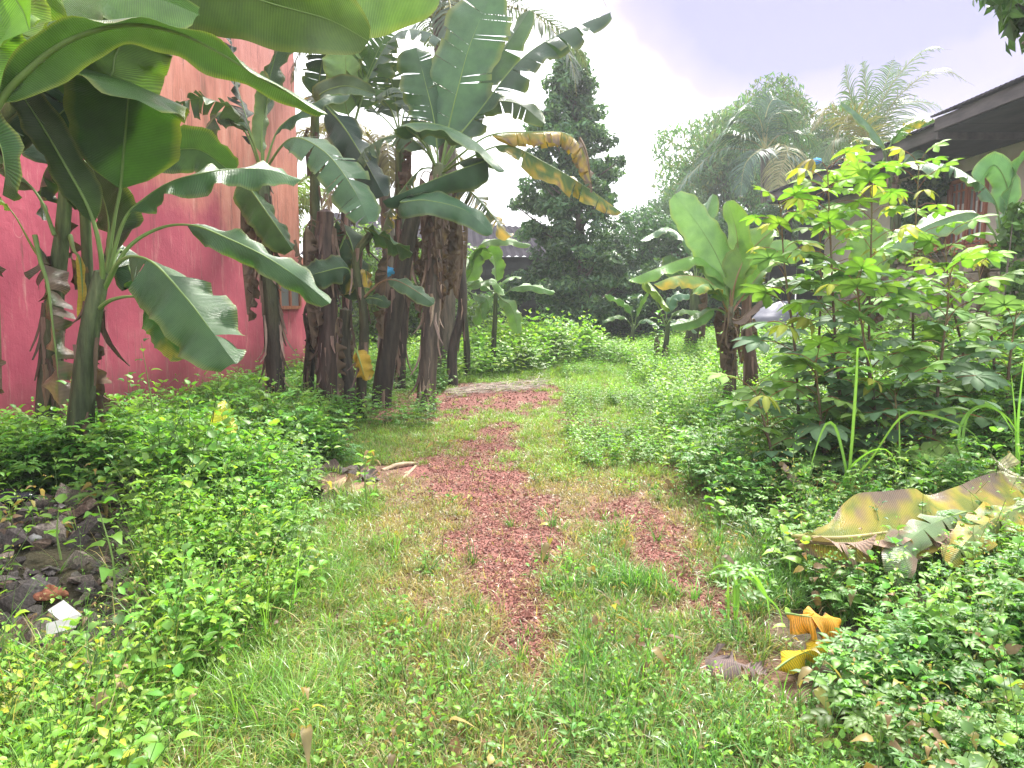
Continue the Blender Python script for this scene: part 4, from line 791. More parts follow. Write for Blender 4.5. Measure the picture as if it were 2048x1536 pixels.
def tree(label, base, trunk, r, clumps, n, size, cols, limbs=10, name='broadleaf_tree', cat='tree', group=None, **kw):
    par = thing(name, base, label, cat, group); off = np.array(base, float)
    mb = MB(); tr = crom(trunk, 20); tube(mb, tr, [r*1.2, r, r*.6, r*.25], (1, 1, 1), 10, rough=.06); mb.build('trunk', M_bark, par, off)
    idx = RS.choice(len(clumps), min(limbs, len(clumps)), replace=False)
    for k in idx:
        c = np.array(clumps[k][:3]); j = int(np.clip(np.argmin(np.abs(tr[:, 2]-(c[2]-.5*np.hypot(*(c-tr[0])[:2])))), 2, 18)); s = tr[j]
        m2 = MB(); tube(m2, crom([s, (s+c)/2+np.array([0, 0, -.1]), c], 8), [r*.4, r*.25, .01], (1, 1, 1), 5); m2.build('limb', M_bark, par, off)
    leafcloud(clumps, n, size, cols, off, **kw).build('crown', M_tree, par, off, smooth=False, tagd=dict(kind='stuff'))
    return par
b = P(1165, 668, 21); b[2] = 0
cl = []
for k in range(340):
    f = RS.rand()**.9; z = .9+f*7.1; rr = float(np.interp(f, [0, .3, .5, .66, .8, .92, 1], [1.75, 1.5, 1.55, 1.3, .85, .45, .1])); a = RS.uniform(0, 6.28); q = rr*(RS.uniform(.5, 1.05) if k % 3 else RS.uniform(0, .6))
    cl.append((b[0]-.35*(f > .3)+q*cos(a)+(.15 if f < .3 else 0), b[1]+q*sin(a), z, RS.uniform(.16, .34)))
for x, y, z, r in [(-2.1, -.3, 1.6, .5), (-1.7, -.6, 1.9, .5), (-2.6, 0, 1.4, .35), (1.6, -.3, 1.9, .55), (2.1, 0, 2.2, .55), (1.3, -.6, 1.3, .5), (.2, -1, 1.2, .55)]: cl.append((b[0]+x, b[1]+y, z, r))
tree('dense conical broadleaf tree standing alone in front of the blackened wall', b, [b, b+np.array([0, 0, 2]), b+np.array([-.2, 0, 5]), b+np.array([-.35, 0, 8.1])], .13, cl, 42000, .17, [(.05, .115, .05), (.07, .15, .065), (.045, .10, .06), (.10, .18, .07)], 30)
def mass(px0, px1, ytop, Y, zlo, n, rr, jitter=.6, depth=2.0):
    out = []
    for k in range(n):
        px = RS.uniform(px0, px1); top = P(px, ytop(px), Y)[2]; z = zlo+(top-zlo)*RS.rand()**.8; out.append((P(px, 600, Y)[0], Y+RS.uniform(-depth, depth), z-rr*.5, rr*RS.uniform(.6, 1.3)))
    return out
yt = lambda x: np.interp(x, [1100, 1180, 1215, 1260, 1330, 1400, 1500, 1560], [560, 500, 440, 405, 440, 430, 410, 430])
b = P(1330, 660, 23.4); b[2] = 0
tree('dark bushy tree over the far wall between the conical tree and the young banana plant', b, [b, b+np.array([0, 0, 1.5]), b+np.array([.3, 0, 3])], .16, mass(1110, 1540, yt, 23.4, .8, 105, .6, depth=1.1), 36000, .15, [(.05, .11, .055), (.065, .14, .06), (.045, .10, .06)], 14)
yt = lambda x: np.interp(x, [1300, 1330, 1370, 1430, 1500, 1560, 1620, 1680, 1740], [380, 290, 250, 210, 192, 186, 190, 240, 300])
b = P(1500, 640, 33); b[2] = 0
tree('large round hazy tree behind the palms and the cream house', b, [b, b+np.array([0, 0, 3]), b+np.array([.5, 0, 7])], .3, mass(1315, 1730, yt, 33, 2.5, 120, 1.0, depth=2.5), 60000, .26, [(.08, .17, .06), (.10, .21, .07), (.07, .15, .07), (.14, .18, .06)], 16, droopy=.9, asp=.28)
yt = lambda x: np.interp(x, [1290, 1340, 1400], [410, 390, 400]); b = P(1330, 640, 29); b[2] = 0
tree('feathery lower tree left of the large hazy tree', b, [b, b+np.array([0, 0, 2]), b+np.array([0, 0, 4])], .15, mass(1290, 1420, yt, 29, 1.5, 30, .7, depth=1), 12000, .2, [(.08, .14, .07), (.06, .12, .06)], 8, droopy=.8, asp=.25)
yt = lambda x: np.interp(x, [600, 700, 800, 900, 1000], [430, 440, 450, 480, 500]); b = P(800, 640, 20); b[2] = 0
tree('leafy light green tree low behind the banana trunks', b, [b, b+np.array([0, 0, 1]), b+np.array([.3, 0, 2.6])], .12, mass(640, 960, yt, 19.5, .4, 60, .5, depth=1.2), 16000, .14, [(.09, .17, .04), (.13, .22, .05), (.06, .12, .04)], 12)
# bush and climbing plants by the cream house
b = np.array([8.95, 16.2, .9])
tree('dark climbing vine bush covering the cream house wall left of the window', b, [b, b+np.array([0, 0, 1.2]), b+np.array([.1, .1, 2.6])], .05, [(8.95+RS.uniform(-.2, .15), 16.3+RS.uniform(-.25, .6), z, RS.uniform(.25, .40)) for z in np.linspace(1.3, 4.1, 20)], 5000, .13, [(.04, .10, .05), (.05, .12, .06), (.09, .16, .05)], 5, name='climbing_vine', cat='vine', asp=.8)
b = np.array([5.9, 9.2, .95])
tree('bright vine with round leaves climbing the banana stem by the block wall', b, [b, b+np.array([.1, 0, .8]), b+np.array([.2, .1, 1.5])], .02, [(P(2010, 600, 9.5)[0]+RS.uniform(-.18, .18), 9.4+RS.uniform(-.15, .15), z, .16) for z in np.linspace(1.0, 2.6, 12)], 700, .11, [(.13, .24, .05), (.09, .18, .05)], 3, name='climbing_vine', cat='vine', asp=.9)
b = np.array([7.1, 11.5, .9])
tree('low leafy shrub growing along the top of the block wall', b, [b, b+np.array([0, 0, .7]), b+np.array([0, 0, 1.2])], .02, [(7.25+RS.uniform(-.1, .2), y, 2.3+RS.uniform(-.15, .1), .13) for y in np.linspace(9.5, 16, 14)], 1400, .09, [(.11, .19, .05), (.16, .22, .06), (.3, .12, .06)], 3, name='wall_shrub', cat='shrub', asp=.7)
# branch hanging in at the upper right corner
b = np.array([5.4, 5.2, .6]); c = P(2040, 20, 5.0)
cl = [(*P(x, y, 5+RS.uniform(-.2, .2)), r) for x, y, r in [(2030, 20, .10), (2000, 5, .10), (2050, 50, .10), (2045, 85, .08), (2080, 30, .2), (2130, 0, .3), (1985, -20, .12), (2100, -60, .3), (2200, -100, .5)]]
tree('tree reaching in from the right with a leafy twig against the clouds', b, [b, b+np.array([.1, 0, 2]), P(2200, 100, 5.1)-0*b, P(2150, -60, 5)], .07, cl, 900, .13, [(.07, .14, .05), (.05, .11, .05)], 5, asp=.45, droopy=.8)

# ------------------------------------------------------------------ weed leaf shapes (also used by the cassava)
SH = dict(ovate=((.14, .30), (.40, .5), (.74, .27)), heart=((.04, .42), (.30, .52), (.68, .30)), lance=((.15, .3), (.42, .5), (.72, .34)))
def wleaf(mb, p, d, up, L, W, shape='ovate', droop=.4, col=(1, 1, 1), fold=.18):
    d = unit(d); s = unit(np.cross(d, up)); up = unit(np.cross(s, d)); (a1, w1), (a2, w2), (a3, w3) = SH[shape]
    q = lambda f: p+d*L*f-np.array([0, 0, 1])*L*droop*f*f
    m = [q(0), q(a1), q(a2), q(a3), q(1)]
    l = [q(a)-s*W*w_+up*W*fold for a, w_ in SH[shape]]; r = [q(a)+s*W*w_+up*W*fold for a, w_ in SH[shape]]
    c = np.tile(np.array(col, float), (11, 1)); c[:5] *= 1.15
    mb.add(m+l+r, [(0, 1, 5), (3, 4, 7), (0, 8, 1), (3, 10, 4)], [(1, 2, 6, 5), (2, 3, 7, 6), (1, 8, 9, 2), (2, 9, 10, 3)], c)
# ------------------------------------------------------------------ cassava
def cleaf(kind, nl, L, col, droop):
    mb = MB(); pl = RS.uniform(.16, .26); tube(mb, crom([(0, 0, 0), (pl*.5, 0, .05), (pl, 0, .04)], 5), .0028, (.22, .10, .06), 4, cap=False)
    for k in range(nl):
        a = (k-(nl-1)/2)*(5.0/nl)*RS.uniform(.95, 1.05); f = 1-.09*abs(k-(nl-1)/2); d = (cos(a), sin(a), 0)
        # lobe as a 4-station blade
        s = unit(np.cross(d, (0, 0, 1))); d = np.array(d); l = L*f*RS.uniform(.9, 1.08); st = [(0, .006), (.3, .017), (.62, .030), (.84, .022), (1, .001)]; V = []
        for u, w_ in st:
            q = np.array([pl, 0, .04])+d*l*u-np.array([0, 0, 1])*(droop*l*u*u); w_ *= L/.14
            V += [q-s*w_+np.array([0, 0, w_*.3]), q, q+s*w_+np.array([0, 0, w_*.3])]
        c = np.tile(np.array(col)*RS.uniform(.88, 1.12), (15, 1)); c[1::3] *= 1.4; mb.add(V, None, grid_faces(5, 3), c)
    return mb.mesh('cassava_leaf', M_cass)
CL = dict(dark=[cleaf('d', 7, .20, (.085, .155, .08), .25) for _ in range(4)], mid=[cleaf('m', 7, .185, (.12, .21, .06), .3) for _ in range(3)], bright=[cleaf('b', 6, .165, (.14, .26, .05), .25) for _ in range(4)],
          yel=[cleaf('y', 5, .13, (.24, .27, .05), .8) for _ in range(2)], brn=[cleaf('r', 5, .11, (.15, .13, .05), 1.4) for _ in range(2)])
def cassava(label, D, pts, n, bright=.4):
    S = [P(x, y, D+(r[0] if r else 0)) for x, y, *r in pts]; b = np.array([S[0][0], S[0][1], float(H(S[0][0], S[0][1]))-.02]); par = thing('cassava_plant', b, label, 'cassava plant', 'cassava plants at the right of the path')
    C = crom([b]+[q for q in S if q[2] > b[2]+.1], 30); mb = MB(); tube(mb, C, [.019, .014, .010, .005], [(.10, .075, .055), (.11, .07, .05), (.15, .13, .05)], 7, rough=.12); mb.build('stem', M_twig, par, b)
    n = int(n*.98)
    for k in range(n):
        f = 1-(.9*(k/n)**1.15); p = np.array([np.interp(f, np.linspace(0, 1, 30), C[:, j]) for j in range(3)])-b
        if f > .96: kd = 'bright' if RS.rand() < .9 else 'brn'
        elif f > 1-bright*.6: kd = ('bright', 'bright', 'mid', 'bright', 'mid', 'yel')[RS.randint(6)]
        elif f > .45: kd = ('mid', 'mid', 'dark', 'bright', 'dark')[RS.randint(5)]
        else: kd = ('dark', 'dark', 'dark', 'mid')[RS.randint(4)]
        if RS.rand() < .02: kd = 'yel'
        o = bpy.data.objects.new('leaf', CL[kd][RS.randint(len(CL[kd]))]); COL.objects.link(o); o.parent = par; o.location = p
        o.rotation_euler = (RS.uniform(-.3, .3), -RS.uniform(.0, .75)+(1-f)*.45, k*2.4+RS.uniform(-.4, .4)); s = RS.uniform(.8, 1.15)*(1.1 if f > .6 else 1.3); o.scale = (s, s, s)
for i, (lab, D, pts, n, br) in enumerate([
    ('tallest cassava plant, its crown of yellow-green leaves below the roof eave', 6.6, [(1690, 900), (1672, 700), (1662, 500), (1655, 335)], 46, .55),
    ('cassava plant beside the tallest, topped with bright lobed leaves under the dark eave', 7.0, [(1745, 900), (1738, 700), (1742, 500), (1745, 350)], 42, .55),
    ('cassava plant with leaves reddened at its tip, nearest the young banana plant', 6.9, [(1600, 900), (1590, 700), (1570, 540), (1560, 405)], 34, .45),
    ('small dark-leaved cassava plant at the edge of the worn grass', 5.9, [(1548, 930), (1530, 850), (1510, 780)], 20, .25),
    ('cassava plant with large dark seven-lobed leaves and a twig-like forked top', 5.8, [(1865, 900), (1880, 740), (1895, 620), (1900, 545)], 34, .25),
    ('cassava plant between the tall one and the dark-leaved one', 6.1, [(1755, 900), (1745, 780), (1725, 660), (1712, 560)], 34, .3),
    ('cassava plant behind the others, close to the block wall', 7.8, [(1830, 850), (1826, 650), (1830, 480), (1838, 330)], 36, .6),
    ('low cassava plant in the shade under the tallest one', 6.0, [(1650, 930), (1640, 820), (1630, 720)], 26, .1),
    ('cassava plant at the far right with pale tops, before the banana by the window', 7.2, [(1990, 800), (1985, 690), (1965, 590), (1955, 530)], 24, .4),
    ('small bushy cassava plant low between the tallest one and the dark-leaved one', 5.7, [(1800, 950), (1795, 860), (1790, 780)], 24, .15),
    ('thin open cassava plant reaching the right edge behind the reed blades', 6.3, [(2020, 900), (2015, 780), (2025, 680), (2035, 610)], 20, .2),
    ('thin cassava plant leaning over the block wall end', 7.4, [(1935, 850), (1925, 700), (1900, 590), (1890, 480)], 24, .5),
    ('slim cassava plant with hanging yellow leaves beside the brown banana stem', 7.6, [(1625, 860), (1640, 640), (1640, 480), (1632, 390)], 28, .55)]):
    cassava(lab, D, pts, n, br)
# ------------------------------------------------------------------ fallen leaves and single things on the ground
def fallen(label, pts, W, cat='fallen leaf', name='fallen_leaf', group=None, **kw):
    Q = [np.array([*G(x, y)[:2], 0]) if len(z) < 2 else P(x, y, z[1]) for x, y, *z in pts]
    # points are given as pixel + height above the ground
    Q = []
    for x, y, z in pts:
        xc, yc = (x-1024)/FP, -(y-768)/FP; d = np.array([xc, cos(PITCH)+yc*sin(PITCH), -sin(PITCH)+yc*cos(PITCH)]); p = d*((EYE-z)/-d[2])+np.array([0, 0, EYE]); Q.append(p)
    m_ = np.mean(Q, 0); par = thing(name, (m_[0], m_[1], 0), label, cat, group)
    leaf(par, Q, W, **kw); return par
fallen('large cut banana leaf, upper half yellow-green and lower half shrivelled brown, lying on the weeds', [(1585, 1070, .22), (1680, 1074, .27), (1800, 1060, .29), (1920, 1043, .29), (2070, 1013, .27), (2250, 985, .2)], .24, top=12, lam=.0, fold=35, fold2=-28, curl=5, tears=[9, 3], gap=.10, tdrop=12, rip=.3, yel=.30, brn=.22, col=(.15, .17, .03), r0=.013, rib=np.array((.34, .30, .12)))
fallen('row of curled dry brown leaf strips along the edge of the large cut banana leaf', [(1590, 1080, .22), (1700, 1086, .26), (1820, 1072, .28), (1940, 1052, .28)], .15, lam=.0, fold=-25, fold2=50, curl=50, tears=[12, 13], gap=.3, tdrop=30, rip=.8, dead=True, col=(.34, .24, .20), r0=.012)
fallen('pale grey-green piece of banana leaf bent down over the brown strips', [(1960, 1015, .30), (1880, 1040, .34), (1815, 1085, .30), (1800, 1140, .2), (1800, 1185, .08)], .105, lam=.0, fold=8, top=30, tears=5, gap=.12, tdrop=12, brn=.15, col=(.15, .22, .11), r0=.01)
fallen('broad faded green leaf piece lying beside the pale bent one at the right', [(2080, 1000, .30), (2000, 1030, .32), (1935, 1080, .30), (1900, 1130, .2)], .13, lam=.0, fold=10, top=25, tears=7, gap=.15, col=(.15, .20, .07), yel=.25, brn=.08, r0=.01)
fallen('cream-backed yellow leaf propped on the weeds near the block wall side', [(1940, 948, .36), (2000, 950, .42), (2070, 962, .36)], .22, lam=.0, fold=12, top=35, tears=2, col=(.30, .28, .14), yel=0, brn=.1, r0=.01)
fallen('orange fallen banana leaf piece with black spots, beside the path', [(1572, 1225, .16), (1620, 1232, .20), (1682, 1238, .16)], .11, lam=.0, fold=15, top=15, tears=2, gap=.1, curl=50, rip=.7, col=(.58, .28, .03), yel=0, brn=.12, r0=.008)
fallen('twisted golden yellow strip of banana leaf in the foreground grass', [(1550, 1338, .05), (1590, 1312, .08), (1640, 1292, .10), (1690, 1270, .09)], .06, lam=.0, fold=30, top=20, curl=40, rip=.7, twist=30, tears=0, col=(.62, .42, .03), yel=0, brn=.06, r0=.006)
fallen('yellow-green and purple-grey leaf piece under the weeds at the right', [(1785, 1225, .16), (1830, 1225, .2), (1875, 1240, .16)], .13, lam=.0, fold=12, top=40, tears=2, col=(.34, .34, .07), yel=.3, brn=.35, r0=.006)
fallen('grey-brown shrivelled leaf lying on the grass near the lower right', [(1408, 1315, .04), (1450, 1322, .07), (1500, 1335, .05), (1530, 1350, .03)], .10, lam=.0, fold=10, fold2=-20, tears=[5, 4], gap=.35, tdrop=30, rip=.8, dead=True, col=(.20, .15, .15), r0=.006)
fallen('brown pointed dry leaf standing up out of the weeds under the cassava', [(1612, 972, .15), (1590, 950, .25), (1568, 925, .36)], .07, lam=.0, fold=25, top=40, rip=.5, dead=True, col=(.30, .21, .19), r0=.005)
fallen('orange-brown dry leaf tangle behind the reed blades', [(1655, 975, .12), (1690, 962, .2), (1745, 968, .14)], .13, lam=.0, fold=30, tears=6, gap=.3, rip=.7, col=(.45, .24, .05), yel=.2, brn=.3, r0=.005)
fallen('small grey dry leaf on the weeds behind the large cut leaf', [(1850, 968, .16), (1880, 952, .22), (1910, 962, .16)], .07, lam=.0, fold=20, top=30, dead=True, col=(.3, .23, .2), r0=.005)
for i, (pts, W, lab) in enumerate([
    ([(590, 950, .05), (640, 935, .07), (700, 940, .04)], .10, 'dark crumpled dry leaf at the left edge of the gravel patch'),
    ([(600, 985, .05), (640, 1000, .06), (690, 985, .03)], .09, 'blackish dry leaf lying below the crumpled one by the weeds'),
    ([(640, 960, .04), (690, 975, .05), (735, 985, .03)], .13, 'light brown flattened dry leaf among the dark ones by the weeds'),
    ([(690, 935, .06), (730, 945, .08), (760, 960, .03)], .08, 'greyish curled dry leaf next to the cut stalk')]):
    fallen(lab, pts, W, lam=.0, fold=20, fold2=-25, tears=[4, 5], gap=.3, tdrop=35, rip=.9, dead=True, col=[(.10, .075, .07), (.045, .035, .035), (.34, .25, .16), (.16, .13, .13)][i], r0=.01, group='dry leaves beside the gravel patch')
par = thing('cut_stalk', (*G(800, 945), 0), 'pale tan split banana stalk lying at the left edge of the gravel', 'stalk'); off = np.array(par.location)
for pp, r in ([(765, 952, .05), (800, 942, .06), (832, 937, .05)], .028), ([(832, 940, .04), (815, 955, .03), (795, 972, .02)], .016), ([(750, 958, .02), (790, 962, .02), (815, 950, .03)], .014):
    Q = []
    for x, y, z in pp: g_ = G(x, y); Q.append((g_[0], g_[1], z))
    mb = MB(); tube(mb, crom(Q, 14), [r*.8, r, r*1.1, r*.7], (.42, .33, .22), 8, rough=.12, flat=.6); mb.build('strip', M_sheath, par, off)
# litter line along the back track
mb = MB()
for k in range(420):
    f = RS.rand(); x, y = G(890+190*f, 793-17*f+RS.uniform(-7, 7)); a = RS.uniform(-.5, .5)+(0 if RS.rand() < .7 else 1.2); l = RS.uniform(.06, .3); d = np.array([cos(a), sin(a)*.7, RS.uniform(-.05, .2)]); s = np.array([-sin(a), cos(a), .3])*.008; p = np.array([x, y, float(H(x, y))+.02+RS.rand()*.06])
    mb.add([p-s, p+s, p+d*l+s*.3, p+d*l-s*.3], None, [(0, 1, 2, 3)], np.array((.28, .24, .2))*RS.uniform(.3, 1.5))
mb.build('dry_litter', M_sheath, tagd=dict(kind='stuff', label='grey dry twigs and palm litter along the far edge of the track'))

# reed-like tall grass plants: every blade is a part
def reed(label, D, blades, w=.012, col=(.14, .27, .05)):
    p0 = P(*blades[0][0][:2], D); x, y = p0[0], p0[1]; b = np.array([x, y, float(H(x, y))]); par = thing('reed_grass_plant', b, label, 'grass plant', 'tall reed-like grasses')
    for bl in blades:
        Q = [P(q[0], q[1], D+(q[2] if len(q) > 2 else 0)) for q in bl]
        if np.linalg.norm(Q[0]-b) > .1: Q = [np.array([Q[0][0], Q[0][1], max(b[2]-.02, Q[0][2]-.2)])]+Q
        C = crom(Q, 22); T, B, Nn = frames(C, (0, -.6, 1)); s = np.linspace(0, 1, 22)[:, None]; wd = w*np.clip(.45+2.4*s, 0, 1)*np.clip((1-s)*2.2, .02, 1)**.7*RS.uniform(.8, 1.15)
        c_ = unit(CAMP-C[12]); tw = B*.8+np.cross(T, B)*.4; tw = unit(tw)
        V = np.stack([C-tw*wd+Nn*wd*.35, C, C+tw*wd+Nn*wd*.35], 1).reshape(-1, 3); cc = np.tile(np.array(col)*RS.uniform(.8, 1.2), (66, 1)); cc[1::3] *= 1.35
        mb = MB(); mb.add(V, None, grid_faces(22, 3), cc); mb.build('blade', M_blade, par, b)
reed('tall reed plant with one stiff upright blade folded over at its tip, before the cassava', 4.9, [
    [(1690, 1020), (1702, 900), (1712, 760), (1716, 692), (1730, 700, -.05), (1745, 740, -.1), (1748, 775, -.12)],
    [(1700, 1010), (1690, 930), (1672, 858), (1655, 845, -.05), (1640, 870, -.1), (1622, 930, -.15), (1615, 960, -.2)],
    [(1695, 1010), (1690, 950), (1735, 905, -.1), (1775, 900, -.15), (1800, 940, -.2)], [(1690, 1010), (1705, 960), (1740, 920), (1800, 835, .1), (1850, 828, .2), (1930, 855, .2), (1975, 900, .2)], [(1680, 1030), (1700, 980, .1), (1720, 930, .2)]], .014)
reed('low reed plant with a bright vertical blade and arching ones beside the right gravel track', 3.35, [
    [(1457, 1268), (1456, 1210), (1455, 1138)], [(1470, 1260), (1475, 1180), (1455, 1135), (1430, 1135, -.05), (1410, 1160, -.1)],
    [(1470, 1260), (1478, 1170, .05), (1500, 1155, .05), (1530, 1190), (1558, 1220, -.05), (1568, 1268, -.1)], [(1470, 1260), (1470, 1160, .05), (1495, 1140, .05), (1530, 1185, .05), (1540, 1240, 0)]], .009)
reed('reed plant at the right with a broad blade arching over to both sides', 5.2, [
    [(1945, 980), (1925, 900), (1935, 830), (1965, 812, -.05), (2010, 830, -.1), (2045, 880, -.15)], [(1950, 980), (1925, 930), (1918, 860), (1945, 820, .1), (1990, 815, .15), (2030, 870, .2)],
    [(1800, 990), (1799, 900), (1798, 815)], [(2035, 980), (2030, 840), (2022, 745)], [(2040, 980), (2035, 850), (2050, 700)]], .014)
reed('reed tuft low in the lower right corner among the leafy weeds', 2.9, [
    [(1925, 1440), (1930, 1380), (1925, 1290)], [(1920, 1450), (1900, 1400), (1925, 1375, -.05), (1960, 1380, -.1)], [(1990, 1500), (2030, 1440), (2060, 1420)], [(1890, 1440), (1880, 1400), (1850, 1390)]], .010, (.14, .28, .05))
reed('grass plant with a pale upright blade in the middle of the gravel', 3.4, [
    [(975, 1290), (973, 1260), (972, 1220)], [(975, 1290), (965, 1240), (945, 1230), (925, 1260)], [(978, 1290), (990, 1250), (1010, 1260)]], .006, (.14, .25, .06))

# upright leafy weeds that stand out singly
def bigweed(label, x, y, D, ztop, n, L, cols, shape='ovate', z0=None, W=.6, droop=.5, extra=None):
    p = P(x, y, D); b = np.array([p[0], p[1], float(H(p[0], p[1]))]); par = thing('leafy_weed', b, label, 'weed', 'taller single weeds'); hgt = ztop
    mb = MB(); C = crom([(0, 0, 0), (RS.uniform(-.03, .03), 0, hgt*.5), (RS.uniform(-.04, .04), 0, hgt)], 10); tube(mb, C, [.006, .005, .002], (.16, .24, .07), 5); mb.build('stem', M_twig, par)
    for k in range(n):
        f = .25+.75*k/max(n-1, 1); p_ = np.array([np.interp(f, np.linspace(0, 1, 10), C[:, j]) for j in range(3)]); a = k*2.4; mb = MB()
        d = (cos(a), sin(a), .5 if f < .9 else 1.1); wleaf(mb, p_+np.array([cos(a), sin(a), .3])*.03, d, (0, 0, 1), L*RS.uniform(.7, 1.15), L*W, shape, droop, cols[k % len(cols)]); mb.build('leaf', M_weed, par)
bigweed('tall single weed with a limp yellow leaf at its top, in the left undergrowth', 440, 900, 5.3, .72, 12, .10, [(.10, .22, .05), (.13, .26, .05)])
par = thing('wilted_yellow_leaf', P(445, 830, 5.2), 'wilted bright yellow leaf hanging in the left undergrowth', 'leaf'); leaf(par, [P(450, 800, 5.2), P(443, 825, 5.15), P(432, 860, 5.1)], .055, lam=.0, top=50, rip=.5, fold=10, col=(.62, .58, .05), r0=.003, edge=0)
par = thing('wilted_yellow_leaf', P(462, 850, 5.2), 'smaller yellow leaf folded beside the wilted bright one', 'leaf'); leaf(par, [P(450, 835, 5.22), P(462, 848, 5.2), P(462, 868, 5.15)], .04, lam=.0, top=40, rip=.6, fold=20, col=(.55, .55, .06), r0=.003, edge=0)
bigweed('upright weed with drooping broad leaves above the pink-tipped leaf', 362, 990, 4.6, .58, 10, .09, [(.14, .28, .06), (.10, .22, .05)], droop=.9)
par = thing('pink_leaf', P(370, 990, 4.55), 'small oval leaf, green above and pink below, hanging among the left weeds', 'leaf'); leaf(par, [P(372, 972, 4.5), P(370, 988, 4.48), P(372, 1006, 4.46)], .042, lam=.0, top=60, fold=8, rip=.1, col=(.50, .24, .18), yel=.0, r0=.002, edge=0)
par = thing('pink_leaf', P(1928, 1085, 3.7), 'small pinkish leaf on the weeds over the faded leaf piece', 'leaf'); leaf(par, [P(1930, 1072, 3.7), P(1927, 1083, 3.68), P(1929, 1096, 3.66)], .025, lam=.0, top=60, fold=8, rip=.1, col=(.55, .25, .22), r0=.002, edge=0)
bigweed('tall weed with one big round leaf over the rubble edge', 228, 1250, 3.25, .52, 9, .095, [(.13, .28, .05)], 'heart', W=.8, droop=.7)
bigweed('broad-leaved seedling growing on the rubble', 125, 1160, 3.75, .28, 7, .09, [(.14, .30, .05)], W=.7, droop=.2)
bigweed('lime green weed at the lower left corner', 30, 1480, 2.55, .32, 9, .085, [(.22, .38, .05)], W=.55)
bigweed('reddish-stemmed shoot standing before the pink wall', 300, 840, 5.7, 1.08, 12, .09, [(.10, .2, .05), (.05, .12, .04)], W=.5)
bigweed('leafy shoot with broad dark leaves left of the drooping banana leaf', 265, 860, 5.9, .85, 14, .10, [(.04, .10, .04), (.06, .13, .04)], W=.8)
bigweed('lime heart-leaved weed standing beside the cut stalk', 735, 985, 5.3, .42, 14, .075, [(.16, .32, .05), (.24, .38, .05)], 'heart', W=.8)
bigweed('pale heart-leaved shoot at the foot of the reed blades', 1590, 960, 5.0, .5, 14, .07, [(.13, .26, .06)], 'heart', W=.8)
bigweed('dark upright weed with red specks rising through the cut leaf', 1755, 1120, 3.9, .42, 14, .05, [(.05, .12, .05)], W=.5)
bigweed('weed at the right edge with broad smooth leaves', 1985, 1400, 2.75, .42, 12, .08, [(.12, .26, .05), (.17, .32, .05)], W=.5)
bigweed('tall seedling spire standing before the dark far wall', 1140, 760, 14.5, .95, 26, .16, [(.12, .22, .07)], W=.5)
bigweed('leafy spire of weeds beside the small sucker', 1312, 740, 13.5, 1.25, 30, .16, [(.13, .26, .05)], W=.45)
bigweed('seedling with four yellow-green leaves in the lower left grass', 360, 1500, 2.35, .2, 7, .08, [(.16, .34, .05)], W=.5, droop=.3)

# blue scraps, pale sheeted lump
M_blue = solid('blue_plastic', [(.3, (.02, .25, .55)), (.7, (.08, .42, .75))], 8, .4, .2)
def crumple(name, label, cat, c, sx, sy, sz, m, n=14, amp=.3):
    par = thing(name, c, label, cat); u = np.linspace(0, pi, n); v = np.linspace(0, 2*pi, n*2, endpoint=False); U, V = np.meshgrid(u, v, indexing='ij'); r = 1+amp*(vn(U*2, V*1.5, 1, 3)-.5)*2
    Pq = np.stack([sx*r*np.sin(U)*np.cos(V), sy*r*np.sin(U)*np.sin(V), sz*r*np.cos(U)], -1).reshape(-1, 3); mb = MB(); mb.add(Pq, None, grid_faces(n, n*2, True)); mb.build('sheet', m, par); return par
crumple('plastic_scrap', 'bright blue plastic scrap caught among the banana trunks', 'plastic', P(775, 543, 10.2), .06, .02, .045, M_blue, 10, .95)
crumple('plastic_scrap', 'blue plastic bag on the roof edge above the cassava tops', 'plastic', P(1632, 322, 20), .12, .05, .07, M_blue, 10, .5)
M_sheet = solid('grey_sheet', [(.3, (.12, .12, .16)), (.7, (.2, .2, .25))], 3, .5, .3)
crumple('covered_heap', 'pale grey plastic-covered heap beyond the brown banana stems', 'heap', P(1560, 650, 16)+np.array([0, 0, .05]), .65, .5, .42, M_sheet, 22, .15)

# ------------------------------------------------------------------ rubble heap at the left
M_rub = solid('rubble', [(.28, (.05, .045, .04)), (.55, (.17, .15, .135)), (.78, (.34, .30, .28))], 9, .92, .8, usecol=True)
def chunk(n, seed, flat=.6):
    rs = np.random.RandomState(seed); import bmesh
    bm = bmesh.new()
    for k in range(n): bm.verts.new(unit(rs.normal(size=3))*rs.uniform(.75, 1.1)*np.array([1, rs.uniform(.6, .9), flat]))
    r_ = bmesh.ops.convex_hull(bm, input=bm.verts); 
    for v in list(bm.verts):
        if not v.link_faces: bm.verts.remove(v)
    bm.verts.index_update(); V = np.array([v.co[:] for v in bm.verts]); F = [[v.index for v in f.verts] for f in bm.faces]; bm.free(); return V, F
RUBC = []
for q in range(7):
    V, F = chunk(9, 40+q, (.45, .6, .35, .7, .5, .3, .6)[q]); mb = MB(); mb.add(V, F, None, [(1, 1, 1), (.7, .68, .7), (1.3, 1.2, 1.1), (.5, .48, .5), (1.0, .8, .7), (.8, .8, .85), (1.5, 1.4, 1.35)][q]); RUBC.append(mb.mesh('rubble_chunk', M_rub, False))
def inrub(x, y): return (y > 2.75) & (y < 5.3) & (x < -.50*y+.05*np.sin(y*3)) & (x > -.75*y-.6)
k = 0; tries = 0
adj = ['flat', 'angular', 'thin', 'blocky', 'brownish', 'slate-like', 'pale']
rub_cnt = 0
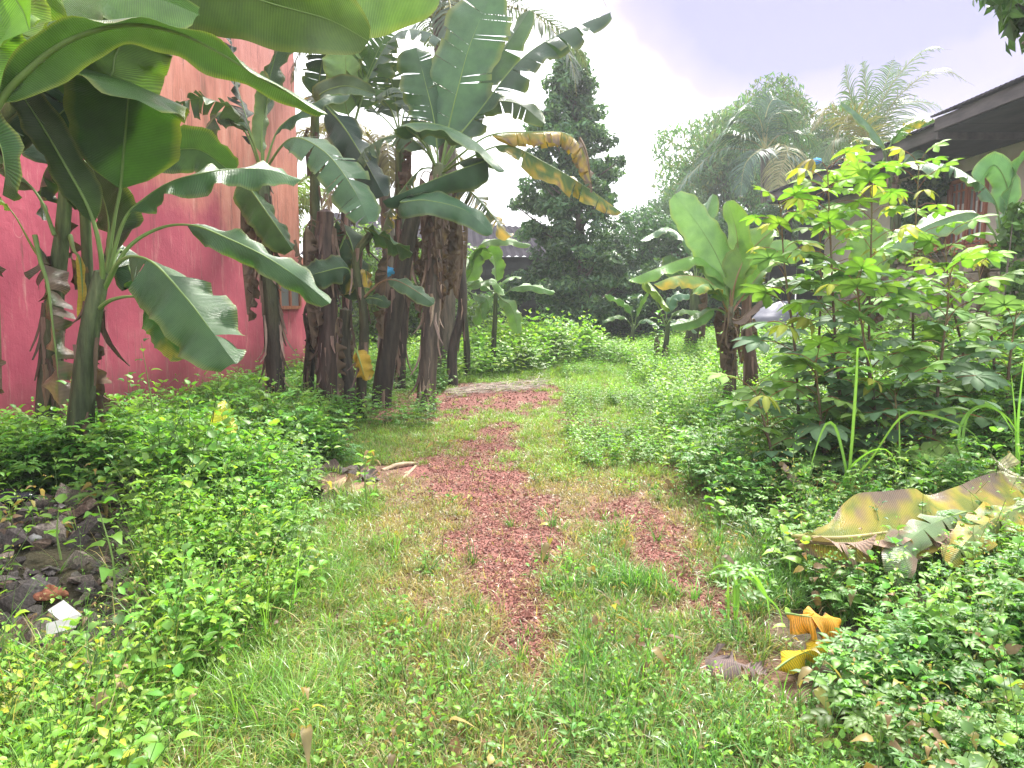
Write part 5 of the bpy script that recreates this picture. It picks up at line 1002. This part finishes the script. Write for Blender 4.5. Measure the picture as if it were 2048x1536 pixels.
while rub_cnt < 110 and tries < 5000:
    tries += 1; y = RS.uniform(2.8, 5.3); x = RS.uniform(-.72*y, -.50*y)
    if not inrub(x, y): continue
    q = RS.randint(7); s = RS.uniform(.04, .085) if RS.rand() < .75 else RS.uniform(.09, .15); o = bpy.data.objects.new('rubble_chunk', RUBC[q]); COL.objects.link(o)
    o.location = (x, y, float(H(x, y))+s*.2+RS.uniform(0, .05)); o.rotation_euler = (RS.uniform(-.5, .5), RS.uniform(-.5, .5), RS.uniform(0, 6.3)); o.scale = (s, s, s)
    hue = ('grey', 'dark grey', 'pale', 'blackish', 'reddish brown', 'slate grey', 'whitish')[q]; shp = ('flat', 'blocky', 'thin flat', 'rounded', 'angular', 'slab-like', 'lumpy')[q]
    pl = 'near' if y < 3.6 else 'middle' if y < 5 else 'far'
    sd = 'by the weeds' if x > -.6*y else 'at its outer side'
    tag(o, f"{'small' if s < .065 else 'large'} {shp} {hue} chunk, {pl} part of the rubble, {sd}", 'rubble', 'broken chunks of the rubble heap'); rub_cnt += 1
M_white = solid('white_board', [(.3, (.30, .29, .28)), (.7, (.48, .47, .46))], 6, .6, .2)
def slab(name, label, cat, px, py, z, hx, hy, hz, rot, m):
    g_ = G(px, py); mb = MB(); n = 2; box(mb, (-hx, -hy, -hz), (hx, hy, hz)); mb.V[0][2] += (hx*.3, 0, 0); mb.V[0][6] += (hx*.3, 0, 0); f = (EYE-z)/EYE
    o = mb.build(name, m, None, None, False); o.location = (g_[0]*f, g_[1]*f, z); o.rotation_euler = rot; tag(o, label, cat); return o
slab('white_board', 'broken white board lying on the rubble', 'board', 128, 1225, .27, .055, .032, .006, (.35, .3, -.5), M_white)
slab('white_board', 'smaller white board fragment propped under the broken one', 'board', 122, 1252, .25, .05, .025, .005, (.8, -.2, .3), M_white)
slab('white_stick', 'pale flat stick lying over the top of the rubble', 'stick', 135, 1022, .18, .12, .022, .01, (.1, .25, -.45), M_white)
M_rust = solid('rusty_foam', [(.3, (.18, .06, .035)), (.7, (.38, .16, .09))], 24, .95, 1.0)
crumple('rusty_lump', 'rust coloured spongy lump in the rubble', 'lump', (*(np.array(G(100, 1185))*.83), .25), .06, .045, .03, M_rust, 14, .5)
crumple('white_stone', 'whitish stone near the top of the rubble', 'stone', (*(np.array(G(73, 1082))*.86), .23), .045, .04, .03, M_white, 9, .4)
M_bplas = solid('black_plastic', [(.3, (.008, .009, .014)), (.7, (.02, .022, .035))], 5, .25, .4)
crumple('plastic_bag', 'shiny black plastic bag at the back of the rubble heap', 'bag', (*(np.array(G(15, 1008))*.88), .22), .17, .10, .05, M_bplas, 12, .4)
crumple('plastic_bag', 'dark plastic bag under the lime weeds at the lower left', 'bag', (*(np.array(G(40, 1400))*.93), .10), .09, .07, .05, M_bplas, 12, .4)

# ------------------------------------------------------------------ ground cover nobody could count
def scatter(name, label, protos, x, y, scl, tilt=.15, idx=None, z=None):
    n = len(x); me = bpy.data.meshes.new(name); me.vertices.add(n); z = H(x, y) if z is None else z
    me.vertices.foreach_set('co', np.stack([x, y, z], -1).astype(np.float32).ravel())
    rot = np.stack([RS.normal(0, tilt, n), RS.normal(0, tilt, n), RS.uniform(0, 6.283, n)], -1).astype(np.float32)
    a = me.attributes.new('rot', 'FLOAT_VECTOR', 'POINT'); a.data.foreach_set('vector', rot.ravel())
    a = me.attributes.new('scl', 'FLOAT', 'POINT'); a.data.foreach_set('value', np.asarray(scl, np.float32)*np.ones(n, np.float32))
    a = me.attributes.new('idx', 'INT', 'POINT'); a.data.foreach_set('value', (RS.randint(0, len(protos), n) if idx is None else idx).astype(np.int32))
    o = link(name, me, tagd=dict(kind='stuff', label=label))
    ng = bpy.data.node_groups.new(name, 'GeometryNodeTree'); ng.interface.new_socket('Geometry', in_out='INPUT', socket_type='NodeSocketGeometry'); ng.interface.new_socket('Geometry', in_out='OUTPUT', socket_type='NodeSocketGeometry')
    gi = ng.nodes.new('NodeGroupInput'); go = ng.nodes.new('NodeGroupOutput'); ip = ng.nodes.new('GeometryNodeInstanceOnPoints'); j = ng.nodes.new('GeometryNodeJoinGeometry')
    for p in protos:
        po = bpy.data.objects.new(name+'_sprig', p); oi = ng.nodes.new('GeometryNodeObjectInfo'); oi.inputs['Object'].default_value = po; oi.inputs['As Instance'].default_value = True; ng.links.new(oi.outputs['Geometry'], j.inputs[0])
    ip.inputs['Pick Instance'].default_value = True; ng.links.new(gi.outputs[0], ip.inputs['Points']); ng.links.new(j.outputs[0], ip.inputs['Instance'])
    for nm, ty, so in (('idx', 'INT', 'Instance Index'), ('rot', 'FLOAT_VECTOR', 'Rotation'), ('scl', 'FLOAT', 'Scale')):
        na = ng.nodes.new('GeometryNodeInputNamedAttribute'); na.data_type = ty; na.inputs['Name'].default_value = nm; ng.links.new(na.outputs['Attribute'], ip.inputs[so])
    ng.links.new(ip.outputs[0], go.inputs[0]); md = o.modifiers.new('sprigs', 'NODES'); md.node_group = ng; return o
def sprig(h, n, L, W, col, shape='ovate', droop=.35, lean=.12, pairs=True, col2=None, up0=.35, spread=.02):
    mb = MB(); a0 = RS.uniform(0, 6.28); tip = np.array([RS.normal(0, lean)*h, RS.normal(0, lean)*h, h]); C = crom([(0, 0, 0), tip*.5*np.array([.6, .6, 1]), tip], 6)
    tube(mb, C, [.0028, .0022, .0015], np.array((.12, .2, .06)), 3, cap=False)
    for k in range(n):
        f = .12+.88*(k/(n-1))**.85; p = np.array([np.interp(f, np.linspace(0, 1, 6), C[:, j]) for j in range(3)]); sz = (.55+.6*sin(pi*min(1, f*.85+.1)))*RS.uniform(.8, 1.2)
        for q in (0, pi) if pairs else (RS.uniform(0, 6),):
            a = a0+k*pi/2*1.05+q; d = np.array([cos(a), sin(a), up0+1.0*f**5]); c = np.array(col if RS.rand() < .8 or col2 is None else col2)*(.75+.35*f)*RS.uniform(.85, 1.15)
            wleaf(mb, p+d*spread, d, (0, 0, 1), L*sz, W*sz, shape, droop*RS.uniform(.6, 1.5), c)
    return mb.mesh('sprig', M_weed)
def lobed(h, n, col):
    mb = MB(); C = crom([(0, 0, 0), (RS.normal(0, .05), RS.normal(0, .05), h*.5), (RS.normal(0, .1), RS.normal(0, .1), h)], 6); tube(mb, C, [.003, .002, .0015], (.10, .16, .06), 3, cap=False); a0 = RS.uniform(0, 6)
    for k in range(n):
        f = .15+.85*k/(n-1); p = np.array([np.interp(f, np.linspace(0, 1, 6), C[:, j]) for j in range(3)]); a = a0+k*2.4; d = unit([cos(a), sin(a), .5]); l = .095*RS.uniform(.7, 1.3)*(1.2-.5*f); s = unit(np.cross(d, (0, 0, 1)))
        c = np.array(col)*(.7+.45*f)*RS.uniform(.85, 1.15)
        for g_, sd in ((.35, 1), (.35, -1), (.62, 1), (.62, -1), (.8, 0)):
            e = unit(d*(.8 if sd else 1)+s*sd*.9); wleaf(mb, p+d*l*g_*1.3-np.array([0, 0, .4])*l*g_*g_, e, (0, 0, 1), l*(.62 if sd else .75), l*.30, 'lance', .4, c)
    return mb.mesh('sprig', M_weed)
def tuft(n, h, w, col, lean=.7, seg=4, dry=.1, rad=.03, dc=(.36, .29, .15), cu=2.1):
    mb = MB()
    for k in range(n):
        a = RS.uniform(0, 6.28); d = np.array([cos(a), sin(a), 0]); s = np.array([-sin(a), cos(a), 0]); l = h*RS.uniform(.45, 1.15); ph = RS.uniform(.1, lean); cu_ = RS.uniform(.3, cu); p = d*rad*RS.rand()+s*rad*RS.normal()*.5; V = []
        for q in range(seg+1):
            f = q/seg; wq = w*(1-f)**.7*RS.uniform(.9, 1.1)+.0002; V += [p-s*wq, p+s*wq]; an = pi/2-ph-cu_*f; p = p+l/seg*(d*cos(an)+np.array([0, 0, 1])*sin(an))
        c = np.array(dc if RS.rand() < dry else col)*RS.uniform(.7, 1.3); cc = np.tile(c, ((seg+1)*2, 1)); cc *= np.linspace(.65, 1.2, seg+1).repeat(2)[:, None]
        mb.add(V, None, grid_faces(seg+1, 2), cc)
    return mb.mesh('tuft', M_grass)
BR = (.16, .30, .05); MID = (.12, .255, .05); DK = (.095, .20, .055); LIME = (.25, .38, .06); YL = (.42, .42, .06)
W_bright = [sprig(RS.uniform(.2, .42), RS.randint(4, 8), L_, L_*RS.uniform(.42, .62), BR, col2=LIME, droop=RS.uniform(.2, .7), lean=.2) for L_ in np.linspace(.042, .085, 10)]
W_mid = [sprig(RS.uniform(.22, .48), 6, (.05, .07, .09)[k % 3], (.026, .045, .05)[k % 3], MID, shape=('ovate', 'heart', 'lance')[k % 3], col2=BR, lean=.2) for k in range(9)]
W_dark = [lobed(RS.uniform(.24, .4), 9, DK) for _ in range(4)]+[lobed(RS.uniform(.24, .4), 9, MID) for _ in range(4)]
W_small = [sprig(RS.uniform(.07, .13), 4, .034, .02, BR, col2=MID, up0=.5) for _ in range(5)]
W_yel = [sprig(RS.uniform(.2, .32), 5, .05, .026, YL) for _ in range(3)]
W_far = [sprig(RS.uniform(.3, .5), 7, .10, .062, (.17, .31, .045), shape='ovate', col2=LIME, lean=.25) for _ in range(4)]+[lobed(.45, 9, (.14, .27, .05)) for _ in range(3)]
T_lush = [tuft(24, .17, .0032, (.12, .25, .055), dry=.06) for _ in range(6)]
T_fine = [tuft(24, .19, .0021, (.17, .31, .06), lean=.8, dry=.08, seg=6, cu=2.6) for _ in range(6)]
T_short = [tuft(20, .085, .0026, (.18, .30, .07), lean=1.2, dry=.2, rad=.05, seg=3) for _ in range(6)]
T_dry = [tuft(20, .075, .0020, (.20, .24, .08), lean=1.4, dry=.6, rad=.06, seg=3) for _ in range(4)]
T_far = [tuft(26, .13, .0045, (.22, .36, .07), lean=1.1, dry=.05, rad=.09, seg=3) for _ in range(5)]
CLR = [(*G(px, py), r) for px, py, r in [(1625, 1262, .22), (1600, 1330, .15), (1660, 1300, .17), (1600, 1380, .12), (1560, 1345, .1), (1835, 1255, .16), (1465, 1340, .14), (640, 955, .26), (700, 975, .26), (610, 1000, .2), (740, 950, .2), (800, 950, .22), (1590, 985, .18), (1700, 1000, .22), (110, 1250, .12), (100, 1180, .14), (130, 1040, .2)]]+[(1.75, 3.25, .14), (1.95, 3.2, .14)]
def clr(x, y):
    o_ = np.ones_like(x)
    for a, b, r in CLR: o_ = np.minimum(o_, np.clip((np.hypot(x-a, y-b)-r)/.06, .04, 1))
    return o_
def pick(n, f, x0, x1, y0, y1, near=True):
    """n candidate points in the box, denser towards the camera; f(x, y) is the chance of growing there"""
    u = RS.rand(n); y = (y0*(y1/y0)**u) if near else y0+(y1-y0)*u; x = RS.uniform(x0, x1, n)
    if near: x = x*(.35+.65*y/y1)*1.0
    inview = np.abs(x) < .72*y+1.6
    k = inview & (RS.rand(n) < f(x, y)*clr(x, y)); return x[k], y[k]
def wallx(y): return -4.28+.155*(y-13)
lz = lambda x, y: sstep(-.12, .22, LB(y)+.14*np.sin(y*2.1)+.25*(vn(x, y, 1.6, 8)-.5)-x)*(x > wallx(y)+.1)      # left weeds
rz = lambda x, y: sstep(-.12, .25, x-RB(y)-.12*np.sin(y*1.7+1)-.3*(vn(x, y, 1.5, 9)-.5))*(x < 7.2)              # right weeds
bz = lambda x, y: sstep(0, 1.2, y-13.6-.5*np.abs(x-.6)*(x < .6)*-.6-1.2*(vn(x, y, .6, 5)-.5)-1.6*sstep(.5, 1.8, x))*(x > -3.9)*(y < 24.6)
gz = lambda x, y: (1-lz(x, y)*.8)*(1-rz(x, y)*.8)*(x > wallx(y)+.1)
gv = lambda x, y: np.clip(1-sstep(-.15, .15, gravel(x, y)), 0.05, 1)
nr = lambda x, y: (~inrub(x, y))*1.0+inrub(x, y)*.035
cl1 = lambda x, y, s=1.1, o=3, a=.35, b=.6: sstep(a, b, vn(x, y, s, o))
# left undergrowth
x, y = pick(13000, lambda x, y: lz(x, y)*nr(x, y)*(1-.75*sstep(4.6, 6.2, y))*(.35+.6*cl1(x, y, 2.6, 7, .25, .5)), -5, .5, 1.5, 7, True)
scatter('left_weeds', 'dense bright green leafy weeds in the left foreground', W_bright, x, y, np.clip(.55+.11*y, .6, 1.2)*RS.uniform(.6, 1.2, len(x))*(.65+.7*vn(x, y, 1.9, 2)))
x, y = pick(7000, lambda x, y: lz(x, y)*nr(x, y)*sstep(3.6, 5, y)*.9, -5.2, 0, 2.6, 13.5, True)
scatter('left_weeds', 'mid green leafy weeds in front of the pink wall', W_mid, x, y, RS.uniform(.7, 1.35, len(x))*(1.05-.35*sstep(7, 10, y))*(.6+.8*vn(x, y, 1.6, 2)))
x, y = pick(6500, lambda x, y: lz(x, y)*nr(x, y)*(.25+.75*cl1(x, y))*sstep(3.4, 5, y)*.8, -5.2, 0, 2.6, 13.5, True)
scatter('left_weeds', 'dark lobed weeds around the feet of the banana plants', W_dark, x, y, RS.uniform(.7, 1.35, len(x))*(1.05-.3*sstep(7, 10, y))*(.6+.8*vn(x, y, 1.6, 2)))
x, y = pick(260, lambda x, y: lz(x, y)*nr(x, y)*cl1(x, y, 2.5, 4, .5, .6), -4, .5, 1.6, 6, True)
x2, y2 = pick(2600, lambda x, y: lz(x, y)*nr(x, y), -5, .5, 1.5, 6, True)
scatter('left_weeds', 'thin grass growing up through the left weeds', [tuft(12, .34, .0022, (.15, .29, .06), lean=.6, seg=6, cu=1.8) for _ in range(4)], x2, y2, RS.uniform(.6, 1.3, len(x2)))
scatter('left_weeds', 'scattered yellowed weeds in the left foreground', W_yel, x, y, RS.uniform(.7, 1.1, len(x)))
x, y = pick(2600, lambda x, y: (x < -.50*y)*(x > wallx(y)+.1)*1.0, -4.4, -2, 5.0, 6.3, False)
scatter('left_weeds', 'tall dark weeds standing before the stems of the nearest banana plants', W_dark+W_mid, x, y, RS.uniform(.9, 1.45, len(x)))
W_big = [sprig(RS.uniform(.25, .4), 3, L_, L_*.62, c_, shape=s_, droop=.5, lean=.15) for L_, c_, s_ in ((.13, MID, 'ovate'), (.12, BR, 'heart'), (.14, DK, 'ovate'), (.11, LIME, 'heart'))]
W_stalk = [sprig(RS.uniform(.5, .7), 9, .03, .012, c_, shape='lance', up0=.9, lean=.25) for c_ in (MID, BR, (.22, .24, .08), (.28, .22, .10))]
W_brown = [sprig(RS.uniform(.15, .3), 4, .07, .035, (.22, .15, .08), droop=1.2, lean=.4, col2=(.34, .28, .10)) for _ in range(3)]
both = lambda x, y: np.clip(lz(x, y)*nr(x, y)+rz(x, y), 0, 1)
x, y = pick(1300, lambda x, y: both(x, y), -5, 5.5, 1.7, 9, True)
scatter('broad_weeds', 'scattered broad-leaved weeds standing among the finer ones', W_big, x, y, RS.uniform(.6, 1.15, len(x))*np.clip(.6+.07*y, .6, 1.1))
x, y = pick(1500, lambda x, y: both(x, y), -5, 5.5, 1.8, 9, True)
scatter('weed_stalks', 'thin seeding stalks rising over the weeds', W_stalk, x, y, RS.uniform(.5, 1.1, len(x))*np.clip(.55+.07*y, .6, 1.1), .2)
x, y = pick(1800, lambda x, y: both(x, y)*.8+.06, -5, 5.5, 1.6, 8, True)
scatter('withered_weeds', 'withered brown sprigs among the green weeds', W_brown, x, y, RS.uniform(.5, 1.1, len(x)), .5)
# right undergrowth
x, y = pick(11000, lambda x, y: rz(x, y)*.5*(.3+.7*cl1(x, y, 1.3, 5)), -1, 6.5, 1.6, 9, True)
scatter('right_weeds', 'leafy green weeds in the right foreground', W_bright+W_mid, x, y, np.clip(.5+.09*y, .5, 1.05)*RS.uniform(.5, 1.2, len(x))*(.6+.8*vn(x, y, 2.2, 2)))
x, y = pick(7500, lambda x, y: rz(x, y)*.6*(.2+.8*cl1(x, y, 1.5, 6)), -1, 6.5, 1.8, 9.5, True)
scatter('right_weeds', 'dark lobed weeds under the cassava and around the fallen leaves', W_dark+W_mid[:3], x, y, np.clip(.45+.09*y, .5, 1.0)*RS.uniform(.6, 1.2, len(x))*(.6+.8*vn(x, y, 2.2, 2)))
x, y = pick(15000, lambda x, y: (x > 1.2+.08*y)*(x < 7.25+3*(y > 17))*(y < 24.6)*sstep(6.2, 8, y)*.9, -.5, 9, 6.5, 24.5, False)
scatter('right_weeds', 'sunlit yellow-green weeds on the bank below the block wall', W_far, x, y, RS.uniform(.5, 1.0, len(x))*(1-.45*sstep(5.2, 6.6, x)))
# far weeds and mound
x, y = pick(9500, lambda x, y: bz(x, y)*.9, -4, 9, 11.5, 24.5, False)
mh = 1+.8*np.exp(-((x-.5)/1.8)**2-((y-16.5)/2)**2)-.25*(x > 2)
scatter('far_weeds', 'bright weeds heaped in front of the far wall', W_far, x, y, RS.uniform(.6, 1.15, len(x))*mh)
x, y = pick(3500, lambda x, y: gv(x, y)*(x < -.6-.04*y)*(x > wallx(y)+.1)*1.0*sstep(8, 9.3, y)*(1-sstep(15, 17, y)), -4.4, .5, 8.2, 16, False)
scatter('far_weeds', 'dull green weeds under the banana clump', W_mid+W_dark, x, y, RS.uniform(.6, 1.1, len(x)))
x, y = pick(5200, lambda x, y: (x > .6+.06*(y-8))*(x < 4)*.8*cl1(x, y, .9, 4, .2, .5), .3, 4, 6.5, 14.5, False)
scatter('far_weeds', 'low bright leafy weeds right of the worn grass', W_far+W_mid, x, y, RS.uniform(.3, .65, len(x)))
# grasses
x, y = pick(15000, lambda x, y: gz(x, y)*gv(x, y)*(1-.93*worn(x, y))*.8, -2.8, 2.8, 1.5, 9.5, True)
scatter('short_grass', 'short creeping grass between the gravel tracks', T_short, x, y, RS.uniform(.5, 1.3, len(x)), .25)
x, y = pick(15000, lambda x, y: gz(x, y)*np.clip(gv(x, y)*1.0+.03, 0, 1)*(.2+.8*worn(x, y)), -2.2, 2.2, 1.5, 9, True)
scatter('dry_grass', 'thin straw and dry grass on the trodden soil', T_dry, x, y, RS.uniform(.5, 1.2, len(x)), .3)
x, y = pick(11000, lambda x, y: gz(x, y)*gv(x, y)*(.10+.90*cl1(x, y, 2.2, 5, .40, .55)*(1-worn(x, y)))*(.25+.75*sstep(-.1, .25, x)), -.6, 2.2, 1.5, 5.5, True)
scatter('lush_grass', 'lush grass tufts between the two gravel tracks', T_lush, x, y, RS.uniform(.5, 1.05, len(x)), .2)
x, y = pick(8500, lambda x, y: sstep(-.5, 0, x-LB(y)+.1)*(1-sstep(.25, .7, x-LB(y)))*gv(x, y)*(.3+.7*cl1(x, y, 2.7, 3)), -3.5, .6, 1.5, 7.2, True)
scatter('fine_grass', 'long fine grass along the edge of the left weeds', T_fine, x, y, RS.uniform(.45, 1.1, len(x)), .2)
x, y = pick(2600, lambda x, y: gz(x, y)*gv(x, y)*(.05+.95*cl1(x, y, 3, 2, .5, .65)), -2.5, 2.2, 1.6, 8, True)
scatter('creeping_weeds', 'small round-leaved weeds dotted through the grass', W_small, x, y, RS.uniform(.5, 1.2, len(x)), .3)
x, y = pick(17000, lambda x, y: gv(x, y)*(x > -.16*y-1.1)*(x < .1*y+2.2)*(1-.5*rz(x, y)), -3.8, 4.2, 6.2, 17, False)
scatter('far_grass', 'sunlit grass beyond the gravel patch', T_far, x, y, RS.uniform(.35, .8, len(x))*(1+.4*sstep(11, 14, y)), .2)
x, y = pick(2500, lambda x, y: rz(x, y)*cl1(x, y, 1.2, 1, .45, .6), -.5, 5, 1.6, 7, True)
scatter('lush_grass', 'long grass among the right foreground weeds', T_fine+T_lush, x, y, RS.uniform(.8, 1.5, len(x)), .2)
# gravel
M_grav = solid('gravel', [(.25, (.45, .44, .42)), (.5, (1.05, 1.0, .95)), (.8, (1.8, 1.95, 1.85))], 2.2, .85, .2, usecol=True)
GRV = []
for q in range(8):
    V, F = chunk(10, 90+q, RS.uniform(.45, .75)); mb = MB(); mb.add(V, F, None, [(.20, .085, .07), (.24, .10, .08), (.17, .07, .06), (.28, .14, .12), (.22, .10, .08), (.13, .06, .055), (.36, .25, .21), (.21, .085, .07)][q]); GRV.append(mb.mesh('gravel', M_grav, False))
x, y = pick(110000, lambda x, y: sstep(-.3, .35, gravel(x, y))*.9+.10*sstep(-1.3, -.2, gravel(x, y))+.01, -2.2, 2.2, 1.6, 9.5, True)
scatter('gravel', 'dark red crushed gravel of the worn wheel tracks', GRV, x, y, np.exp(RS.normal(np.log(.0068), .5, len(x))), .8, z=H(x, y)+.003)
x, y = pick(9000, lambda x, y: sstep(-.2, .2, gravel(x, y)), -4, 1.2, 8.5, 14, False)
scatter('gravel', 'red crushed gravel of the far track', GRV, x, y, np.exp(RS.normal(np.log(.014), .4, len(x))), .8, z=H(x, y)+.003)
x, y = pick(9000, lambda x, y: inrub(x, y)*1.0, -6, 0, 2.7, 6.7, True)
scatter('small_rubble', 'fine grey rubble and grit between the broken chunks', RUBC, x, y, np.exp(RS.normal(np.log(.024), .55, len(x))), .8)

# ------------------------------------------------------------------ air
HZ = 0.0019
mb = MB(); box(mb, (-40, -6, -1.4), (45, 60, 13)); m, t, o = mat('haze_air'); pv = nd(t, 'ShaderNodeVolumePrincipled'); pv.inputs['Density'].default_value = HZ; pv.inputs['Color'].default_value = (.93, .96, 1, 1); pv.inputs['Anisotropy'].default_value = .35
t.links.new(pv.outputs[0], o.inputs['Volume'])
if HZ > 0: mb.build('haze', m, tagd=dict(kind='stuff', label='pale humid air over the plot'))
